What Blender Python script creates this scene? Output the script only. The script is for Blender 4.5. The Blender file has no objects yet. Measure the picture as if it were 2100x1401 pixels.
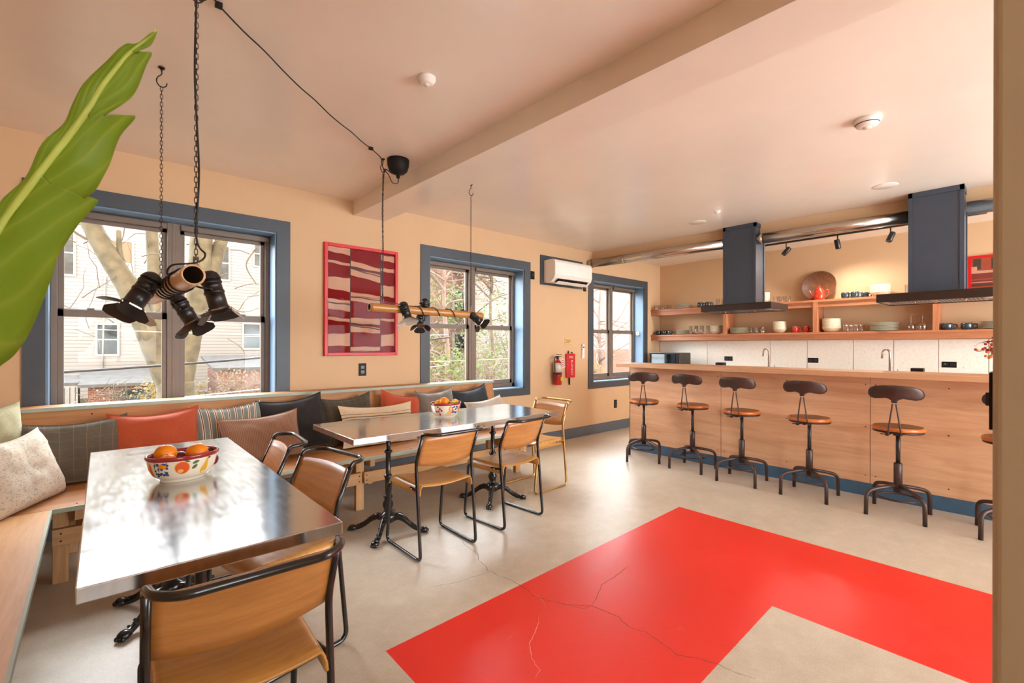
import bpy, bmesh, math, random
from mathutils import Vector, Matrix, noise
C = bpy.context.scene.collection
sc = bpy.context.scene
R = math.radians
PI = math.pi
rnd = random.Random(7)

# ------------------------------------------------------------------ camera
cam_d = bpy.data.cameras.new('camera'); cam = bpy.data.objects.new('camera', cam_d); C.objects.link(cam)
cam_d.sensor_width = 36.0; cam_d.lens = 16.286; cam_d.shift_y = 0.0041; cam_d.clip_start = 0.02; cam_d.clip_end = 200
cam.matrix_world = Matrix.Translation((0, 0, 1.30)) @ Matrix.Rotation(R(-41.5), 4, 'Z') @ Matrix.Rotation(R(90), 4, 'X') @ Matrix.Rotation(0.0022, 4, 'Z')
cam_d.dof.use_dof = True; cam_d.dof.focus_distance = 3.6; cam_d.dof.aperture_fstop = 6.5
sc.camera = cam
# ------------------------------------------------------------------ colour management
sc.view_settings.view_transform = 'Standard'; sc.view_settings.look = 'None'
sc.view_settings.gamma = 1.0; sc.view_settings.use_curve_mapping = False
sc.view_settings.exposure = 0.47
sc.cycles.max_bounces = 10; sc.cycles.diffuse_bounces = 7; sc.cycles.transparent_max_bounces = 24
sc.cycles.sample_clamp_indirect = 8.0; sc.cycles.caustics_reflective = True; sc.cycles.blur_glossy = 1.0; sc.cycles.caustics_refractive = False
sc.cycles.use_denoising = True
# ------------------------------------------------------------------ sky (overcast; the low glow behind the camera is added fill)
SKY_BASE, SKY_FRONT, SKY_BACK = 2.2, 17.0, 9.5      # thin overcast, brightest on the sun side beyond the window wall
w = bpy.data.worlds.new('sky'); sc.world = w; w.use_nodes = True
nt = w.node_tree; bg = nt.nodes['Background']
geo = nt.nodes.new('ShaderNodeTexCoord'); sep = nt.nodes.new('ShaderNodeSeparateXYZ'); nt.links.new(geo.outputs['Generated'], sep.inputs[0])
def wmr(sock, f0, f1, t0, t1):
    m = nt.nodes.new('ShaderNodeMapRange'); m.interpolation_type = 'SMOOTHSTEP'; nt.links.new(sock, m.inputs['Value'])
    for n_, v_ in (('From Min', f0), ('From Max', f1), ('To Min', t0), ('To Max', t1)): m.inputs[n_].default_value = v_
    return m.outputs[0]
def mul(a_, b_, add=None):
    m = nt.nodes.new('ShaderNodeMath'); m.operation = 'MULTIPLY' if add is None else 'MULTIPLY_ADD'; nt.links.new(a_, m.inputs[0])
    if hasattr(b_, 'node'): nt.links.new(b_, m.inputs[1])
    else: m.inputs[1].default_value = b_
    if add is not None:
        if hasattr(add, 'node'): nt.links.new(add, m.inputs[2])
        else: m.inputs[2].default_value = add
    return m.outputs[0]
front = mul(wmr(sep.outputs['Y'], .0, .55, 0, 1), wmr(sep.outputs['Z'], .02, .30, 0.25, 1))
back = mul(wmr(sep.outputs['Y'], -.55, .0, 1, 0), wmr(sep.outputs['Z'], .25, .62, 1, 0))
ma = nt.nodes.new('ShaderNodeMath'); ma.operation = 'ADD'; ma.inputs[1].default_value = 0
nt.links.new(mul(front, SKY_FRONT, mul(back, SKY_BACK, SKY_BASE)), ma.inputs[0])
nt.links.new(ma.outputs[0], bg.inputs['Strength']); bg.inputs['Color'].default_value = (0.91, 0.965, 1.0, 1)

# ------------------------------------------------------------------ helpers
def hexc(h):
    v = [int(h[i:i+2], 16)/255 for i in (0, 2, 4)]
    return tuple([(x/12.92 if x <= .04045 else ((x+.055)/1.055)**2.4) for x in v] + [1])
def tag(o, label, cat, group=None, kind=None):
    if label: o['label'] = label
    if cat: o['category'] = cat
    if group: o['group'] = group
    if kind: o['kind'] = kind
    return o
def thing(name, label, cat, loc=(0, 0, 0), rz=0, group=None):
    o = bpy.data.objects.new(name, None); C.objects.link(o); o.location = loc; o.rotation_euler = (0, 0, rz)
    o.empty_display_size = .05
    return tag(o, label, cat, group)
class MB:
    def __init__(s): s.v = []; s.f = []; s.mi = []; s.sm = []; s.uv = None
    def add(s, vs, fs, mi=0, sm=False, M=None):
        n = len(s.v)
        s.v += [tuple(M @ Vector(p)) if M else tuple(p) for p in vs]
        s.f += [tuple(i+n for i in f) for f in fs]; s.mi += [mi]*len(fs); s.sm += [sm]*len(fs)
        return s
    def box(s, a, b, mi=0, M=None):
        x0, y0, z0 = a; x1, y1, z1 = b
        return s.add([(x0,y0,z0),(x1,y0,z0),(x1,y1,z0),(x0,y1,z0),(x0,y0,z1),(x1,y0,z1),(x1,y1,z1),(x0,y1,z1)],
                     [(0,3,2,1),(4,5,6,7),(0,1,5,4),(1,2,6,5),(2,3,7,6),(3,0,4,7)], mi, False, M)
    def lathe(s, prof, seg=24, mi=0, M=None, sx=1, sy=1, sm=True, cap=True):
        vs = []; fs = []
        for r, z in prof:
            for k in range(seg):
                a = 2*PI*k/seg; vs.append((r*math.cos(a)*sx, r*math.sin(a)*sy, z))
        for i in range(len(prof)-1):
            for k in range(seg):
                k2 = (k+1) % seg
                fs.append((i*seg+k, i*seg+k2, (i+1)*seg+k2, (i+1)*seg+k))
        if cap:
            if prof[0][0] > 1e-6: fs.append(tuple(range(seg))[::-1])
            if prof[-1][0] > 1e-6: fs.append(tuple((len(prof)-1)*seg+k for k in range(seg)))
        return s.add(vs, fs, mi, sm, M)
    def tube(s, pts, r, seg=10, mi=0, closed=False, M=None, sm=True, flat=1.0):
        pts = [Vector(p) for p in pts]; n = len(pts)
        rs = r if isinstance(r, (list, tuple)) else [r]*n
        T = []
        for i in range(n):
            a = pts[(i-1) % n] if (i > 0 or closed) else pts[i]; b = pts[(i+1) % n] if (i < n-1 or closed) else pts[i]
            t = b-a; T.append(t.normalized() if t.length > 1e-9 else Vector((0, 0, 1)))
        u = T[0].orthogonal().normalized()
        if abs(T[0].z) < .9: u = (Vector((0, 0, 1)) - T[0]*T[0].z).normalized()
        vs = []; fs = []
        for i in range(n):
            u = (u - T[i]*u.dot(T[i]));  u = u.normalized() if u.length > 1e-6 else T[i].orthogonal().normalized()
            v = T[i].cross(u)
            for k in range(seg):
                a = 2*PI*k/seg
                vs.append(pts[i] + (u*math.cos(a)*flat + v*math.sin(a))*rs[i])
        m = n if closed else n-1
        for i in range(m):
            j = (i+1) % n
            for k in range(seg):
                k2 = (k+1) % seg; fs.append((i*seg+k, j*seg+k, j*seg+k2, i*seg+k2)[::-1])
        if not closed:
            fs.append(tuple(range(seg))); fs.append(tuple((n-1)*seg+k for k in range(seg))[::-1])
        return s.add(vs, fs, mi, sm, M)
    def prism(s, poly, d, mi=0, M=None):     # polygon in local XZ, extruded along +Y by d
        n = len(poly)
        vs = [(x, 0, z) for x, z in poly] + [(x, d, z) for x, z in poly]
        fs = [tuple(range(n)), tuple(range(n, 2*n))[::-1]] + [(i, i+n, (i+1) % n+n, (i+1) % n) for i in range(n)]
        return s.add(vs, fs, mi, False, M)
    def build(s, name, mats, parent=None, bevel=0, subsurf=0, bseg=2):
        me = bpy.data.meshes.new(name); me.from_pydata([tuple(v) for v in s.v], [], s.f)
        for m in (mats if isinstance(mats, (list, tuple)) else [mats]): me.materials.append(m)
        me.polygons.foreach_set('material_index', s.mi); me.polygons.foreach_set('use_smooth', s.sm)
        bm = bmesh.new(); bm.from_mesh(me); bmesh.ops.recalc_face_normals(bm, faces=bm.faces); bm.to_mesh(me); bm.free()
        if s.uv:
            l = me.uv_layers.new(name='uv')
            for p in me.polygons:
                for li, vi in zip(p.loop_indices, p.vertices): l.data[li].uv = s.uv[vi]
        me.update()
        o = bpy.data.objects.new(name, me); C.objects.link(o)
        if parent: o.parent = parent
        if bevel:
            b = o.modifiers.new('bevel', 'BEVEL'); b.width = bevel; b.segments = bseg; b.limit_method = 'ANGLE'; b.angle_limit = R(40)
        if subsurf:
            b = o.modifiers.new('sub', 'SUBSURF'); b.levels = subsurf; b.render_levels = subsurf
        return o
def fillet(pts, r, n=5, closed=False):
    pts = [Vector(p) for p in pts]; out = []; N = len(pts)
    for i, p in enumerate(pts):
        if not closed and i in (0, N-1): out.append(p); continue
        a = pts[(i-1) % N]; b = pts[(i+1) % N]; da = (a-p); db = (b-p); rr = min(r, da.length*.48, db.length*.48)
        pa = p+da.normalized()*rr; pb = p+db.normalized()*rr
        for k in range(n+1):
            t = k/n; out.append(pa*(1-t)**2 + p*2*t*(1-t) + pb*t*t)
    return out
def spline(pts, n=8):
    P = [Vector(p) for p in pts]; out = []
    for i in range(len(P)-1):
        p0 = P[max(i-1, 0)]; p1 = P[i]; p2 = P[i+1]; p3 = P[min(i+2, len(P)-1)]
        for k in range(n):
            t = k/n
            out.append(.5*((2*p1)+(p2-p0)*t+(2*p0-5*p1+4*p2-p3)*t*t+(3*p1-p0-3*p2+p3)*t**3))
    out.append(P[-1]); return out
def copy_tree(o, parent=None):
    c = o.copy(); C.objects.link(c); c.parent = parent
    for ch in [x for x in C.objects if x.parent == o]: copy_tree(ch, c)
    return c
def place(proto, used, loc, rz, label=None, group=None):
    o = proto if not used else copy_tree(proto)
    o.location = loc; o.rotation_euler = (0, 0, rz)
    if label: o['label'] = label
    if group: o['group'] = group
    return o
def aim(loc, d, up=(0, 0, 1)):               # matrix whose local +Z points along d
    z = Vector(d).normalized(); x = Vector(up).cross(z)
    x = x.normalized() if x.length > 1e-4 else Vector((1, 0, 0)); y = z.cross(x)
    m = Matrix((x, y, z)).transposed().to_4x4(); return Matrix.Translation(loc) @ m

# ------------------------------------------------------------------ materials
def new_mat(name):
    m = bpy.data.materials.new(name); m.use_nodes = True; nt = m.node_tree; return m, nt, nt.nodes['Principled BSDF']
def N(nt, t, **k):
    n = nt.nodes.new(t)
    for a, b in k.items(): setattr(n, a, b)
    return n
def ramp(nt, fac, stops):
    r = N(nt, 'ShaderNodeValToRGB'); e = r.color_ramp.elements
    while len(e) > 1: e.remove(e[-1])
    e[0].position = stops[0][0]; e[0].color = stops[0][1]
    for p, c in stops[1:]:
        x = e.new(p); x.color = c
    nt.links.new(fac, r.inputs[0]); return r.outputs[0]
def coords(nt, scale=(1, 1, 1), kind='Object', rot=(0, 0, 0)):
    t = N(nt, 'ShaderNodeTexCoord'); m = N(nt, 'ShaderNodeMapping'); m.inputs['Scale'].default_value = scale; m.inputs['Rotation'].default_value = rot
    nt.links.new(t.outputs[kind], m.inputs[0]); return m.outputs[0]
def noise_t(nt, vec, scale, detail=3, rough=.5, dist=0):
    n = N(nt, 'ShaderNodeTexNoise'); n.inputs['Scale'].default_value = scale; n.inputs['Detail'].default_value = detail
    n.inputs['Roughness'].default_value = rough; n.inputs['Distortion'].default_value = dist
    nt.links.new(vec, n.inputs['Vector']); return n.outputs[0]
def bump(nt, b, h, s, d=.01):
    n = N(nt, 'ShaderNodeBump'); n.inputs['Strength'].default_value = s; n.inputs['Distance'].default_value = d
    nt.links.new(h, n.inputs['Height']); nt.links.new(n.outputs[0], b.inputs['Normal'])
def mix(nt, fac, a, b, mode='MIX'):
    n = N(nt, 'ShaderNodeMix', data_type='RGBA', blend_type=mode)
    if hasattr(fac, 'node'): nt.links.new(fac, n.inputs[0])
    else: n.inputs[0].default_value = fac
    for i, x in ((6, a), (7, b)):
        if hasattr(x, 'node'): nt.links.new(x, n.inputs[i])
        else: n.inputs[i].default_value = x
    return n.outputs[2]
def math_n(nt, op, a, b=None, c=None):
    n = N(nt, 'ShaderNodeMath', operation=op)
    for i, x in enumerate((a, b, c)):
        if x is None: continue
        if hasattr(x, 'node'): nt.links.new(x, n.inputs[i])
        else: n.inputs[i].default_value = x
    return n.outputs[0]
def plain(name, h, rough=.5, metal=0, var=.06, vs=8, bmp=0, bs=200, coat=0, spec=.5, sheen=0):
    m, nt, b = new_mat(name); c = hexc(h); v = coords(nt)
    n = noise_t(nt, v, vs, 4)
    d = tuple(x*(1-var*2.2) for x in c[:3])+(1,); l = tuple(min(1, x*(1+var)) for x in c[:3])+(1,)
    nt.links.new(ramp(nt, n, [(.3, d), (.6, c), (.8, l)]), b.inputs['Base Color'])
    b.inputs['Roughness'].default_value = rough; b.inputs['Metallic'].default_value = metal
    b.inputs['Coat Weight'].default_value = coat; b.inputs['Specular IOR Level'].default_value = spec
    b.inputs['Sheen Weight'].default_value = sheen
    if bmp: bump(nt, b, noise_t(nt, v, bs, 3), bmp, .002)
    return m
def wood(name, a, bcol, axis='x', rough=.45, scale=1.0, knots=True, coat=0, fine=1.0):
    m, nt, b = new_mat(name); s = {'x': (1.2, 14, 14), 'y': (14, 1.2, 14), 'z': (14, 14, 1.2)}[axis]
    v = coords(nt, tuple(q*scale for q in s))
    n1 = noise_t(nt, v, 1.6, 6, .62, .9); n2 = noise_t(nt, coords(nt, tuple(q*scale*5 for q in s)), 3, 3, .6)
    n3 = noise_t(nt, coords(nt, (1.1, 1.1, 1.1)), 2.2, 3)
    ca, cb = hexc(a), hexc(bcol); dk = tuple(x*.72 for x in cb[:3])+(1,)
    col = ramp(nt, n1, [(.28, dk), (.42, cb), (.62, ca)])
    col = mix(nt, .35*fine, col, ramp(nt, n2, [(.3, cb), (.7, ca)]))
    col = mix(nt, math_n(nt, 'MULTIPLY', n3, .35), col, tuple(x*.9 for x in cb[:3])+(1,))
    nt.links.new(col, b.inputs['Base Color']); b.inputs['Roughness'].default_value = rough; b.inputs['Coat Weight'].default_value = coat
    b.inputs['Coat Roughness'].default_value = .2
    bump(nt, b, n2, .15, .001); return m
def metal(name, h, rough, var=.1, aniso=None, wav=0):
    m, nt, b = new_mat(name); c = hexc(h); v = coords(nt, aniso or (1, 1, 1))
    n = noise_t(nt, v, 12, 4); d = tuple(x*(1-var) for x in c[:3])+(1,)
    nt.links.new(ramp(nt, n, [(.3, d), (.7, c)]), b.inputs['Base Color']); b.inputs['Metallic'].default_value = 1
    r = N(nt, 'ShaderNodeMapRange'); nt.links.new(n, r.inputs['Value']); r.inputs['To Min'].default_value = rough*.7; r.inputs['To Max'].default_value = rough*1.4
    nt.links.new(r.outputs[0], b.inputs['Roughness'])
    if wav: bump(nt, b, noise_t(nt, coords(nt, (.9, 2.2, 1)), 2.4, 2, .4, .6), wav, .02)
    return m
def glassy(name, tint=(1, 1, 1, 1), refl=1.0, rim=0.0):
    m = bpy.data.materials.new(name); m.use_nodes = True; nt = m.node_tree; nt.nodes.clear()
    o = N(nt, 'ShaderNodeOutputMaterial'); t = N(nt, 'ShaderNodeBsdfTransparent'); g = N(nt, 'ShaderNodeBsdfGlossy'); x = N(nt, 'ShaderNodeMixShader')
    t.inputs[0].default_value = tint; g.inputs['Roughness'].default_value = .02
    lw = N(nt, 'ShaderNodeLayerWeight'); lw.inputs[0].default_value = .5
    f = math_n(nt, 'MULTIPLY_ADD', math_n(nt, 'POWER', lw.outputs['Facing'], 3.2), refl*.7, .03+rim if rim >= 0 else -rim)
    nt.links.new(f, x.inputs[0]); nt.links.new(t.outputs[0], x.inputs[1]); nt.links.new(g.outputs[0], x.inputs[2]); nt.links.new(x.outputs[0], o.inputs[0]); return m

M = {}
def wallmat(name, h, rough, bs=.05, spec=.5):
    m, nt, b = new_mat(name); c = hexc(h); v = coords(nt)
    n = noise_t(nt, v, 1.3, 4, .6)
    d = tuple(x*.93 for x in c[:3])+(1,)
    nt.links.new(ramp(nt, n, [(.3, d), (.7, c)]), b.inputs['Base Color'])
    b.inputs['Roughness'].default_value = rough; b.inputs['Specular IOR Level'].default_value = spec
    bump(nt, b, noise_t(nt, v, 60, 3), bs, .004); return m
M['wall'] = wallmat('limewash_wall', 'D4B088', .75)
M['wallk'] = M['wall']
M['ceil'] = wallmat('satin_ceiling', 'EDE2D2', .24, .02, .5)
M['column'] = wallmat('column_paint', 'B5A487', .6)
M['trim'] = plain('blue_grey_trim', '3F464E', .45, var=.03)
M['reveal'] = plain('pale_blue_reveal', '6A86A0', .4, var=.03)
M['frame'] = plain('taupe_window_frame', '7A6A5C', .4, var=.04)
M['base'] = plain('slate_baseboard', '59626B', .45, var=.03)
M['glass'] = glassy('window_glass', (.98, .98, .98, 1), .4, -.005)
M['clear'] = glassy('drinking_glass', (.95, .95, .94, 1), 1.0, .06)
M['white'] = plain('white_plastic', 'E9E2D8', .35, var=.02)
M['blackp'] = plain('black_plastic', '1E1A18', .5, var=.05, spec=.2)
M['black'] = plain('black_metal', '1D1A19', .35, var=.1, spec=.6)
M['blacktube'] = plain('black_tube', '1A1817', .22, var=.05, coat=.4)
M['iron'] = plain('black_cast_iron', '121111', .28, var=.1, coat=.5)
M['brown'] = plain('brown_powder_coat', '4A3630', .38, var=.08, metal=.35)
M['brownd'] = plain('dark_brown_steel', '3A2C26', .35, var=.06, metal=.4)
M['gold'] = metal('gold_tube', 'C9A268', .32)
M['steel'] = metal('brushed_steel', 'C9C7C4', .2, .12, (1, 1, 1))
M['galv'] = metal('galvanised_duct', 'C9BFB4', .22, .12)
M['tabletop'] = metal('zinc_table', 'CFD1D4', .15, .14, (5, .7, 1), .10)
M['nickel'] = metal('brushed_nickel', 'A9998A', .3)
M['chain'] = metal('dark_chain', '4A3C34', .4)
M['cable'] = plain('black_cable', '1E1916', .5)
M['ply'] = wood('chair_plywood', 'D29C50', 'B67E3A', 'x', .3, 1.2, coat=.35)
M['plyB'] = wood('chair_backrest_plywood', 'CB8E4C', 'B0743A', 'x', .32, 1.2, coat=.3)
M['bench'] = wood('bench_plywood', 'C68C54', 'AA703E', 'x', .5, .7)
M['benchL'] = wood('bench_plywood_side', 'E0B27E', 'CC9860', 'y', .42, .7, coat=.2)
M['pine'] = wood('pine_stud', 'D6A873', 'C08F5C', 'x', .6, 1)
M['pinez'] = wood('pine_stud_leg', 'D6A873', 'C08F5C', 'z', .6, 1)
M['seafoam'] = plain('seafoam_edge', 'A3AE9C', .5, var=.03)
M['cap'] = plain('pale_cap_edge', 'CFC4B0', .5, var=.03)
M['barp'] = wood('bar_plywood', 'E0B088', 'CC9870', 'y', .5, .6, fine=.8)
M['bart'] = wood('bar_top_wood', 'D8A880', 'C69268', 'y', .45, 1.0)
M['shelf'] = wood('cedar_shelf', 'C4835A', 'AE6A45', 'y', .5, 1.0)
M['shelfx'] = wood('cedar_divider', 'C4835A', 'AE6A45', 'z', .5, 1.0)
M['tray'] = wood('walnut_tray', '8A5A3A', '6A4128', 'z', .4, .8)
M['stoolw'] = wood('stool_seat_wood', 'A86C38', '80502A', 'y', .3, 1.2, coat=.4)
M['stoole'] = wood('stool_edge_wood', 'CE7630', 'B05E24', 'y', .3, 1.2, coat=.4)
M['toe'] = plain('blue_toe_kick', '3F5E78', .5, var=.06)
M['green'] = plain('olive_end_strip', '6F7343', .5)
M['hood'] = plain('navy_hood_paint', '3C4552', .4, var=.03)
M['red'] = plain('red_enamel', 'B8140C', .25, var=.04, coat=.4)
M['redf'] = plain('red_frame', 'CF1016', .4, var=.03)
M['redp'] = plain('red_vinyl', 'C8161A', .45, var=.03)
M['teap'] = plain('red_glaze', 'D2351A', .15, var=.04, coat=.6)
M['stone'] = plain('stoneware', 'CFC3A8', .35, var=.05, vs=30)
M['stonew'] = plain('sage_stoneware', 'C3C2AC', .3, var=.05, vs=30)
M['mug'] = plain('blue_glaze', '2F4048', .18, var=.2, vs=20, coat=.5)
M['redmug'] = plain('red_mug_glaze', 'B82218', .2, var=.05, coat=.5)
M['bamboo'] = wood('bamboo', 'C98F4C', 'AC7232', 'x', .35, 1, coat=.2)
M['bambooy'] = wood('pale_bamboo', 'E2BE92', 'C89A68', 'y', .35, 1, coat=.2)
M['bore_shade'] = plain('bamboo_bore_shade', '5E3E24', .8)  # dark colour paints the shade inside the hollow pole
M['rim'] = plain('shaded_clay_rim', '8E7A5E', .6)  # tan clay rim, darkened to stand in for shade between stacked pieces
M['silver'] = plain('silver_paper', 'B9B6AC', .4)
M['orange'] = plain('orange_peel', 'F08A10', .35, var=.06, bmp=.25, bs=120)
M['plum'] = plain('plum_skin', '6E1E2A', .25, var=.2)
M['lemon'] = plain('lemon_peel', 'E8B81E', .4, bmp=.2, bs=90)
M['pear'] = plain('pear_skin', 'B4B02C', .4)
M['soil'] = plain('potting_soil', '3A2A20', .9, bmp=.6, bs=60)
M['terra'] = plain('terracotta', 'B0663E', .8)
M['thermo'] = plain('cream_plastic', 'F0E2C4', .4)
M['label'] = plain('paper_label', 'D9D2C6', .5)
M['yellowp'] = plain('yellow_label', 'E0C81E', .5)
M['signp'] = plain('gold_sign', 'D9B06A', .5, var=.04)

def floormat():
    m, nt, b = new_mat('polished_concrete'); v = coords(nt)
    s = N(nt, 'ShaderNodeSeparateXYZ'); nt.links.new(v, s.inputs[0]); X, Y = s.outputs[0], s.outputs[1]
    n1 = noise_t(nt, v, 1.1, 6, .62, .5); n2 = noise_t(nt, v, 9, 6, .7); n3 = noise_t(nt, v, 140, 3)
    col = ramp(nt, n1, [(.3, hexc('B4A692')), (.5, hexc('C6B9A6')), (.7, hexc('D2C8B8'))])
    col = mix(nt, .45, col, ramp(nt, n2, [(.3, hexc('ACA08C')), (.55, hexc('C9BCA8')), (.75, hexc('DED6C8'))]))
    col = mix(nt, .12, col, ramp(nt, n3, [(.4, hexc('8C7A62')), (.6, hexc('D8CBB4'))]))
    # the painted red L: outer corner (3.50,1.90), band about one metre wide
    e = noise_t(nt, v, 90, 2); Yj = math_n(nt, 'ADD', Y, math_n(nt, 'MULTIPLY', e, .004))
    lim = math_n(nt, 'MULTIPLY_ADD', X, .030, 1.805)
    a = math_n(nt, 'LESS_THAN', Yj, lim); b1 = math_n(nt, 'GREATER_THAN', X, .905); c = math_n(nt, 'LESS_THAN', X, 3.498)
    outer = math_n(nt, 'MULTIPLY', math_n(nt, 'MULTIPLY', a, b1), c)
    inner = math_n(nt, 'MULTIPLY', math_n(nt, 'LESS_THAN', Yj, math_n(nt, 'MULTIPLY_ADD', X, .023, .816)), math_n(nt, 'LESS_THAN', X, 2.513))
    mask = math_n(nt, 'MULTIPLY', outer, math_n(nt, 'SUBTRACT', 1.0, inner))
    redc = mix(nt, n2, hexc('DB2018'), hexc('E8382C'))
    col = mix(nt, mask, col, redc)
    nt.links.new(col, b.inputs['Base Color'])
    r = N(nt, 'ShaderNodeMapRange'); nt.links.new(n2, r.inputs['Value']); r.inputs['From Min'].default_value = .3; r.inputs['From Max'].default_value = .7
    r.inputs['To Min'].default_value = .30; r.inputs['To Max'].default_value = .40
    nt.links.new(r.outputs[0], b.inputs['Roughness']); b.inputs['Specular IOR Level'].default_value = .5
    bump(nt, b, noise_t(nt, v, 55, 4, .6), .12, .004)
    return m
M['floor'] = floormat()

def siding():
    m, nt, b = new_mat('white_clapboard'); v = coords(nt); s = N(nt, 'ShaderNodeSeparateXYZ'); nt.links.new(v, s.inputs[0])
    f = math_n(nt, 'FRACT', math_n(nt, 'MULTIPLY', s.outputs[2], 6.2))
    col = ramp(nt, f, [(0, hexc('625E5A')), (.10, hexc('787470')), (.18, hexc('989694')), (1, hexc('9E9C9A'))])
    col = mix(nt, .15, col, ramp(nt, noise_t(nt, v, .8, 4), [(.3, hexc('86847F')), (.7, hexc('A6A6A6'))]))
    nt.links.new(col, b.inputs['Base Color']); b.inputs['Roughness'].default_value = .7; bump(nt, b, f, .6, .02); return m
def brick(name, a='7E483A', bb='6A3A2E', mo='948878', sc_=1.0):
    m, nt, b = new_mat(name); v = coords(nt, (1, 1, 1), rot=(R(90), 0, 0)); n = N(nt, 'ShaderNodeTexBrick'); nt.links.new(v, n.inputs[0])
    n.inputs['Scale'].default_value = 4.2*sc_; n.inputs['Color1'].default_value = hexc(a); n.inputs['Color2'].default_value = hexc(bb); n.inputs['Mortar'].default_value = hexc(mo); n.inputs['Mortar Size'].default_value = .025
    nt.links.new(n.outputs[0], b.inputs['Base Color']); b.inputs['Roughness'].default_value = .9; return m
M['siding'] = siding(); M['brick'] = brick('red_brick'); M['brickp'] = brick('pale_brick', '8E6658', '7C584C', '9C9288')
M['slate'] = plain('weathered_roofing', '626262', .8, var=.12, vs=4)
M['bark'] = plain('pale_bark', '625A48', .9, var=.22, vs=5, bmp=.6, bs=25)
M['twig'] = plain('grey_twig', '665C50', .9, var=.15)
M['twigr'] = plain('pink_grey_bark', '84706A', .9, var=.15)
M['hw'] = plain('house_window_pane', '4A5458', .1, var=.35, vs=2)
M['board'] = plain('boarded_window', '8A7258', .8)
M['whitet'] = plain('white_exterior_trim', 'A8A6A4', .6)
M['ground'] = plain('dry_garden_ground', '54503F', .95, var=.2, vs=2)
def leafmat(name, h, tr=.5):
    m, nt, b = new_mat(name); c = hexc(h); v = coords(nt)
    col = ramp(nt, noise_t(nt, v, 3, 4), [(.3, tuple(x*.7 for x in c[:3])+(1,)), (.7, c)]); nt.links.new(col, b.inputs['Base Color']); b.inputs['Roughness'].default_value = .6
    t = N(nt, 'ShaderNodeBsdfTranslucent'); nt.links.new(col, t.inputs[0]); x = N(nt, 'ShaderNodeMixShader'); x.inputs[0].default_value = tr
    out = nt.nodes['Material Output']; nt.links.new(b.outputs[0], x.inputs[1]); nt.links.new(t.outputs[0], x.inputs[2]); nt.links.new(x.outputs[0], out.inputs[0]); return m
M['leafy'] = leafmat('yellow_leaves', '94824E'); M['leafg'] = leafmat('spring_leaves', '76864C'); M['leafb'] = leafmat('rusty_leaves', '8E6A54'); M['leafdry'] = leafmat('dry_leaves', '8A7E6A')

# ------------------------------------------------------------------ room shell
XL, XR, YF, YB, H = -.72, 7.27, 4.33, -3.0, 2.68
def struct(name, mb, m, **k):
    o = mb.build(name, m, **k); o['kind'] = 'structure'; return o
struct('floor', MB().box((XL-.15, YB-.15, -.08), (XR+.15, YF+.28, 0)), M['floor'])
CRACKS = {
    'dark': [[(1.815, 2.590), (1.775, 2.462), (1.761, 2.313), (1.708, 2.228), (1.700, 2.152), (1.670, 2.100), (1.683, 2.072), (1.680, 2.015), (1.701, 1.923), (1.698, 1.802), (1.680, 1.716), (1.714, 1.637), (1.743, 1.563), (1.837, 1.469), (1.857, 1.323), (1.826, 1.247), (1.850, 1.172), (1.842, 1.105), (1.813, 0.997), (1.854, 0.932), (1.887, 0.856), (1.893, 0.790), (1.911, 0.724)], [(2.333, 1.593), (2.166, 1.569), (2.034, 1.559), (1.916, 1.500), (1.837, 1.469)], [(1.679, 2.076), (1.576, 2.092), (1.463, 2.098), (1.316, 2.160)], [(1.743, 1.563), (1.780, 1.484), (1.837, 1.469)]],
    'pale': [[(1.588, 1.588), (1.496, 1.515), (1.400, 1.460), (1.340, 1.387), (1.314, 1.314), (1.271, 1.293)], [(1.704, 1.751), (1.686, 1.662), (1.648, 1.601)], [(1.341, 1.548), (1.381, 1.554)], [(1.963, 1.092), (2.005, 1.084), (1.995, 1.064)]],
}
for kind_, col_, wd_ in (('dark', '5A4434', .0036), ('pale', 'F0A090', .0042)):
    mb = MB(); rs = random.Random(8)
    for ln_ in CRACKS[kind_]:
        pts = []
        for a_, b_ in zip(ln_, ln_[1:]):
            d_ = math.hypot(b_[0]-a_[0], b_[1]-a_[1]); n_ = max(2, int(d_/.018))
            for k in range(n_): q = k/n_; pts.append((a_[0]+(b_[0]-a_[0])*q+rs.uniform(-1, 1)*.0035, a_[1]+(b_[1]-a_[1])*q+rs.uniform(-1, 1)*.0035))
        pts.append(ln_[-1]); n_ = len(pts)
        for k in range(n_-1):
            (x0, y0), (x1, y1) = pts[k], pts[k+1]; dx, dy = x1-x0, y1-y0; l_ = math.hypot(dx, dy)+1e-9; w0 = wd_*(.35+.5*rs.random())*min(1, min(k, n_-1-k)/5+.25)/2; nx_, ny_ = -dy/l_*w0, dx/l_*w0
            mb.add([(x0-nx_, y0-ny_, .0004), (x1-nx_, y1-ny_, .0004), (x1+nx_, y1+ny_, .0004), (x0+nx_, y0+ny_, .0004)], [(0, 1, 2, 3)])
    o = mb.build('floor_crack', plain('crack_'+kind_, col_, .8)); o['kind'] = 'structure'
struct('ceiling', MB().box((XL-.15, YB-.15, H), (XR+.15, YF+.28, H+.1)), M['ceil'])
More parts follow.
